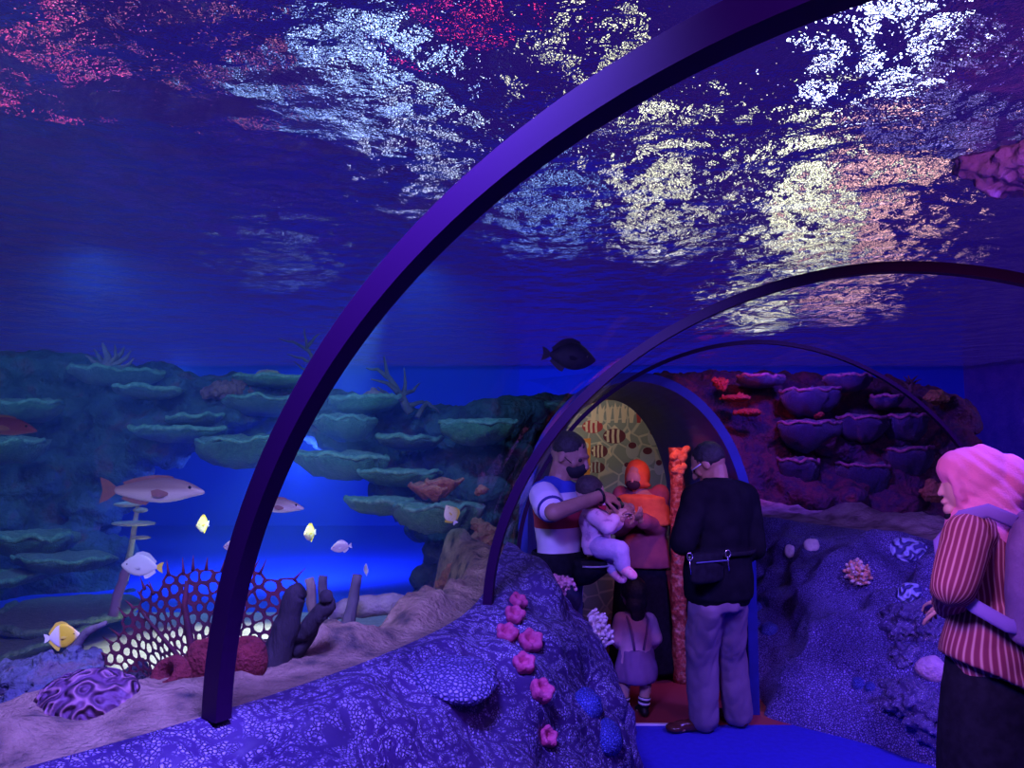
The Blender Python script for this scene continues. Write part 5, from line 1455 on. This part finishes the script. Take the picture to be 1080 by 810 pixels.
PINKS = mat('pink_scarf', (.80, .28, .42), .8, (.74, .24, .38), 8, .002, 150)
Q6 = lambda x, y, z: h6 + Fh6 @ Vector((x, y, z))
m = MB(); m.ell(Q6(0, -.025, .02), (.096, .125, .122), Fh6, 28, 20); m.ell(Q6(0, -.115, -.0), (.09, .085, .105), Fh6, 20, 14); m.ell(Q6(0, .03, .055), (.085, .085, .08), Fh6, 20, 14)
m.ell(Q6(0, .0, -.11), (.075, .085, .05), Fh6, 20, 12)
m.secs([(J6['top'] + Vector((-.00, 0, -.055)), .175, .125, y6), (J6['top'] + Vector((0, 0, .0)), .165, .135, y6), (J6['neck'] + Vector((.01, 0, .02)), .115, .125, y6), (Q6(0, -.05, -.05), .096, .115, y6), (Q6(0, -.03, 0), .085, .11, y6)], 28)
m.tube([Q6(math.cos(t) * .066, .066 + .016 * math.sin(t), -.010 + math.sin(t) * .092) for t in (2 * PI * k / 28 for k in range(29))], .021, 10)
def scarf_fold(p):
    q = Fh6.transposed() @ (p - h6)
    t = q.z * 1.0 - q.y * .9
    return .0042 * math.sin(t * 115 + 9 * nz(p, 5)) * (1 if q.y < .06 else .3) * (.4 + abs(nz(p, 6, 2))) + nz(p, 9, 4) * .006
scf = m.organic('headscarf', PINKS, wom, voxel=.0075, smooth=5, disp=scarf_fold)
# face opening: the face sits just proud of the scarf
m = MB(); m.ell(Q6(0, .062, -.018), (.062, .042, .078), Fh6, 24, 16); m.cap(Q6(0, .097, .005), Q6(0, .112, -.03), .009, .012, 10); m.ell(Q6(0, .104, -.062), (.022, .012, .01), Fh6, 12, 8); m.ell(Q6(0, .09, -.092), (.03, .022, .022), Fh6, 12, 8)
m.organic('face', SKINL, wom, voxel=.005, smooth=2)
m = MB(); m.ell(Q6(0, .080, -.118), (.04, .03, .02), Fh6, 18, 12); m.build('mask', BLK, wom)
def round_attr(o, axis, ref):
    """Writes how far round the axis polyline each point lies, for stripes that run along it."""
    W = o.parent.location if o.parent else Vector()
    vals = []
    for v in o.data.vertices:
        p = v.co + W; best = None
        for a, b in zip(axis, axis[1:]):
            d = b - a; t = min(1, max(0, (p - a).dot(d) / d.length_squared)); q = a + d * t
            if best is None or (p - q).length < best[0]: best = ((p - q).length, q, d.normalized())
        _, q, d = best
        e1 = (Vector(ref) - d * Vector(ref).dot(d)).normalized(); e2 = d.cross(e1); w_ = p - q
        vals.append(math.atan2(w_.dot(e2), w_.dot(e1)) + .12 * nz(p, 5))
    at_ = o.data.attributes.new('round', 'FLOAT', 'POINT'); at_.data.foreach_set('value', vals)
def stripes(name, nrm):
    m, nt, out = nodes(name)
    b = N(nt, 'ShaderNodeBsdfPrincipled', Roughness=.85); L(nt, b.outputs[0], out.inputs[0])
    at_ = N(nt, 'ShaderNodeAttribute', attribute_name='round')
    mu = N(nt, 'ShaderNodeMath', operation='MULTIPLY'); L(nt, at_.outputs['Fac'], mu.inputs[0]); mu.inputs[1].default_value = float(nrm)
    sn = N(nt, 'ShaderNodeMath', operation='SINE'); L(nt, mu.outputs[0], sn.inputs[0])
    mr = N(nt, 'ShaderNodeMapRange'); mr.inputs['From Min'].default_value = -1; L(nt, sn.outputs[0], mr.inputs['Value'])
    L(nt, ramp(nt, mr.outputs[0], [(.45, (.20, .03, .055)), (.75, (.34, .09, .10)), (.95, (.55, .32, .26))]), b.inputs['Base Color'])
    return m
STR, STS = stripes('striped_cloth', 54), stripes('striped_sleeve', 24)
m = MB(); limb(m, [sa, ea, ea.lerp(wa, .95)], [.082, .070, .056]); m.cap(J6['top'].lerp(sa, .6), sa, .09, .082)
o_ = m.organic('sleeve', STS, wom, voxel=.0095, smooth=4, disp=lambda p: folds(p, 10, .008, 8)); round_attr(o_, [sa, ea, wa], (0, -1, 0))
m = MB(); limb(m, [sb, eb, eb.lerp(wb, .95)], [.082, .070, .056]); m.cap(J6['top'].lerp(sb, .6), sb, .09, .082)
o_ = m.organic('sleeve', STS, wom, voxel=.0095, smooth=4, disp=lambda p: folds(p, 10, .008, 8)); round_attr(o_, [sb, eb, wb], (0, -1, 0))
m = MB(); torso(m, J6, F6, .16, .10, .022)
m.secs([(J6['hip'] + Vector((.012 * k, 0, z)), w, d_, y6, (.42 * (1 - .45 * k), 0, 1)) for k, (z, w, d_) in enumerate(((-.07, .235, .178), (.07, .21, .145), (.2, .185, .125)))])
o_ = m.organic('tunic', STR, wom, voxel=.0105, smooth=4, disp=lambda p: folds(p, 8, .010, 5)); round_attr(o_, [J6['hip'] - Vector((0, 0, .3)), J6['waist'], J6['top'] + Vector((0, 0, .2))], (0, -1, 0))
m = MB(); m.secs([(Vector((g6.x, g6.y, z)), w, w * .85, y6) for z, w in ((.04, .25), (.3, .235), (.6, .205), (.78, .185), (.92, .15))])
m.organic('skirt', BLK, wom, voxel=.014, smooth=3, disp=lambda p: folds(Vector((p.x, p.y, p.z * .3)), 9, .012, 5))
# backpack
bp_c = J6['chest'] + F6 @ Vector((-.06, -.19, -.05)); bpk = empty('backpack', bp_c); BPM = mat('mauve_nylon', (.20, .13, .26), .6, (.14, .09, .2), 8, .003, 60); BPL = mat('pale_trim', (.62, .52, .66), .5)
def bp(x, y, z): return bp_c + F6 @ Vector((x, y, z))
m = MB(); m.secs([(bp(0, 0, z), .16 * a, .10 * b_, y6) for z, a, b_ in ((-.23, .75, .75), (-.21, .95, 1.0), (-.05, 1.0, 1.05), (.10, .95, .95), (.19, .8, .75), (.225, .5, .5))], 28)
m.organic('body', BPM, bpk, voxel=.009, smooth=3, disp=lambda p: nz(p, 10) * .006)
m = MB(); m.secs([(bp(0, -.105, z), .125 * a, .045 * b_, y6) for z, a, b_ in ((-.20, .8, .7), (-.18, 1, 1), (-.06, 1, 1), (-.03, .85, .7))], 24); m.organic('front_pocket', mat('dark_mauve', (.10, .07, .15), .6), bpk, voxel=.008, smooth=3)
for s in (-1, 1):
    MB().tube([bp(s * .09, .04, .19), bp(s * .10, .12, .225), bp(s * .105, .20, .20), bp(s * .125, .275, .10), bp(s * .165, .25, -.02), bp(s * .185, .15, -.10), bp(s * .15, .06, -.155), bp(s * .11, .0, -.17)], .026, 10, .35).build('shoulder_strap', mat('strap_violet', (.22, .15, .38), .7), bpk)
    MB().tube([bp(s * .162, -.02, .12), bp(s * .168, -.03, 0), bp(s * .165, -.05, -.10), bp(s * .13, -.12, -.15)], .007, 6).build('piping', BPL, bpk)
MB().tube([bp(math.cos(t) * .13, -.10 - .01 * math.sin(t), .02 + .13 * math.sin(t)) for t in (PI * k / 14 for k in range(15))], .005, 6).build('zip', BPL, bpk)
MB().tube([bp(-.04, .02, .22), bp(-.03, .02, .255), bp(.03, .02, .255), bp(.04, .02, .22)], .009, 8).build('carry_loop', BPM, bpk)
tag(bpk, 'mauve backpack with pale piping worn by the woman in the pink headscarf', 'backpack')
# ------------------------------------------------------------------ light
def lamp(kind, loc, energy, col, to=None, size=.1, angle=60, blend=.6, spread=None):
    d = bpy.data.lights.new('lamp', kind); d.energy = energy; d.color = col
    if kind == 'AREA': d.size = size
    elif kind in ('SPOT', 'POINT'): d.shadow_soft_size = size
    if kind == 'SPOT': d.spot_size = R(angle); d.spot_blend = blend
    o = bpy.data.objects.new('lamp', d); o.location = loc
    if to is not None: o.rotation_euler = (Vector(to) - Vector(loc)).to_track_quat('-Z', 'Y').to_euler()
    return link(o)
BLUE = (.10, .20, 1)
VIO = (.20, .14, 1)
# violet spots under the surface over the near tunnel
lamp('SPOT', (-.3, 1.2, 2.85), 700, VIO, (-.1, 2.6, .9), .25, 100)
lamp('SPOT', (.6, .2, 2.85), 160, (.3, .1, 1), (-.2, 1.9, .9), .25, 90)
lamp('SPOT', (2.4, 2.6, 2.85), 460, (.2, .1, 1), (2.5, 4.6, .5), .2, 100)
# reef light, left tank
lamp('SPOT', (-2.6, 4.6, 2.85), 200, (.10, .34, 1), (-3.2, 7.2, 1.9), .15, 120)
lamp('SPOT', (-.6, 5.0, 2.85), 150, (.10, .34, 1), (-1.0, 7.2, 1.8), .15, 120)
lamp('SPOT', (-5.0, 5.2, 2.85), 130, (.10, .3, 1), (-5.0, 7.2, 1.9), .15, 120)
lamp('SPOT', (-1.2, 1.5, 2.85), 105, (.75, .75, .9), (-1.75, 3.6, 1.3), .2, 80)  # added white spot that brightens the fish and the bank
# white spot on the sand behind the sea fan
lamp('SPOT', (-.75, 4.7, 2.85), 700, (.75, .95, 1), (-1.75, 4.9, .4), .05, 34)
# cave
lamp('POINT', at(470, 600, 9.0), 900, (.07, .04, 1), None, .1)
lamp('SPOT', at(318, 482, 7.3), 420, (.04, .10, 1), at(290, 640, 9.3), .04, 165)
# open water
lamp('SPOT', (-4, 9.0, 2.6), 110, (.08, .2, 1), (-4, 12.6, 2.2), .1, 150)
lamp('SPOT', (1, 10.0, 2.6), 90, (.1, .12, 1), (1, 12.6, 2.2), .1, 150)
# right reef, then spots added to brighten other parts
lamp('SPOT', (3.0, 7.6, 2.85), 110, (.2, .06, 1), (3.6, 9.2, 1.4), .1, 130)
lamp('SPOT', (2.2, 7.8, 2.6), 26, (1, .06, .15), (3.0, 9.2, 1.8), .1, 110)
lamp('SPOT', (1.75, 2.2, 2.7), 26, (.6, .2, .9), (2.2, 3.2, 2.7), .1, 70)  # added spot out of view, brightens the hanging rock
lamp('SPOT', (6.2, 8.0, 2.7), 50, (.4, .16, 1), (7.0, 11, 2.0), .1, 150)  # added violet spot to brighten the slanting tank wall
lamp('SPOT', (1.0, 2.9, 2.15), 20, (1, .3, .6), (.85, 4.9, .55), .05, 46)  # added pink spot to brighten the toddler at the threshold
# painted room
lamp('SPOT', (.55, 6.75, 1.98), 26, (1, .85, .75), (.75, MY, 1.75), .03, 110)
lamp('SPOT', (1.05, 5.05, 1.98), 14, (1, .22, .12), (1.22, 5.6, 1.2), .03, 70)
lamp('SPOT', (.75, 5.1, 2.02), 5, (1, .2, .15), (.95, 5.8, 1.0), .03, 80)
# pink light on the visitors
lamp('SPOT', (.6, 1.9, 2.2), 60, (1, .25, .75), (1.85, 2.9, 1.4), .15, 70)

# haze of the water in both tanks
def haze(name, pts, dens, label):
    m, nt, out = nodes(name + '_haze')
    sc_ = N(nt, 'ShaderNodeVolumeScatter', Density=dens, Anisotropy=0.2); sc_.inputs['Color'].default_value = (.12, .35, 1, 1)
    L(nt, sc_.outputs[0], out.inputs['Volume'])
    mb = MB(); lo = [Vector((x, y, .405)) for x, y in pts]; hi = [Vector((x, y, WZ - .01)) for x, y in pts]
    mb.loft([lo, hi]); o = mb.build(name, m, smooth=False)
    return tag(o, label, 'water', kind='stuff')
haze('tank_water', [(p.x, p.y) for p in [pol(RI - .10, -1.3 + 1.55 * i / 40) for i in range(41)]] + [(.1, 8.6), (.1, 12.55), (-9.4, 12.55), (-9.4, -1.0)], .055, 'blue water filling the left tank')
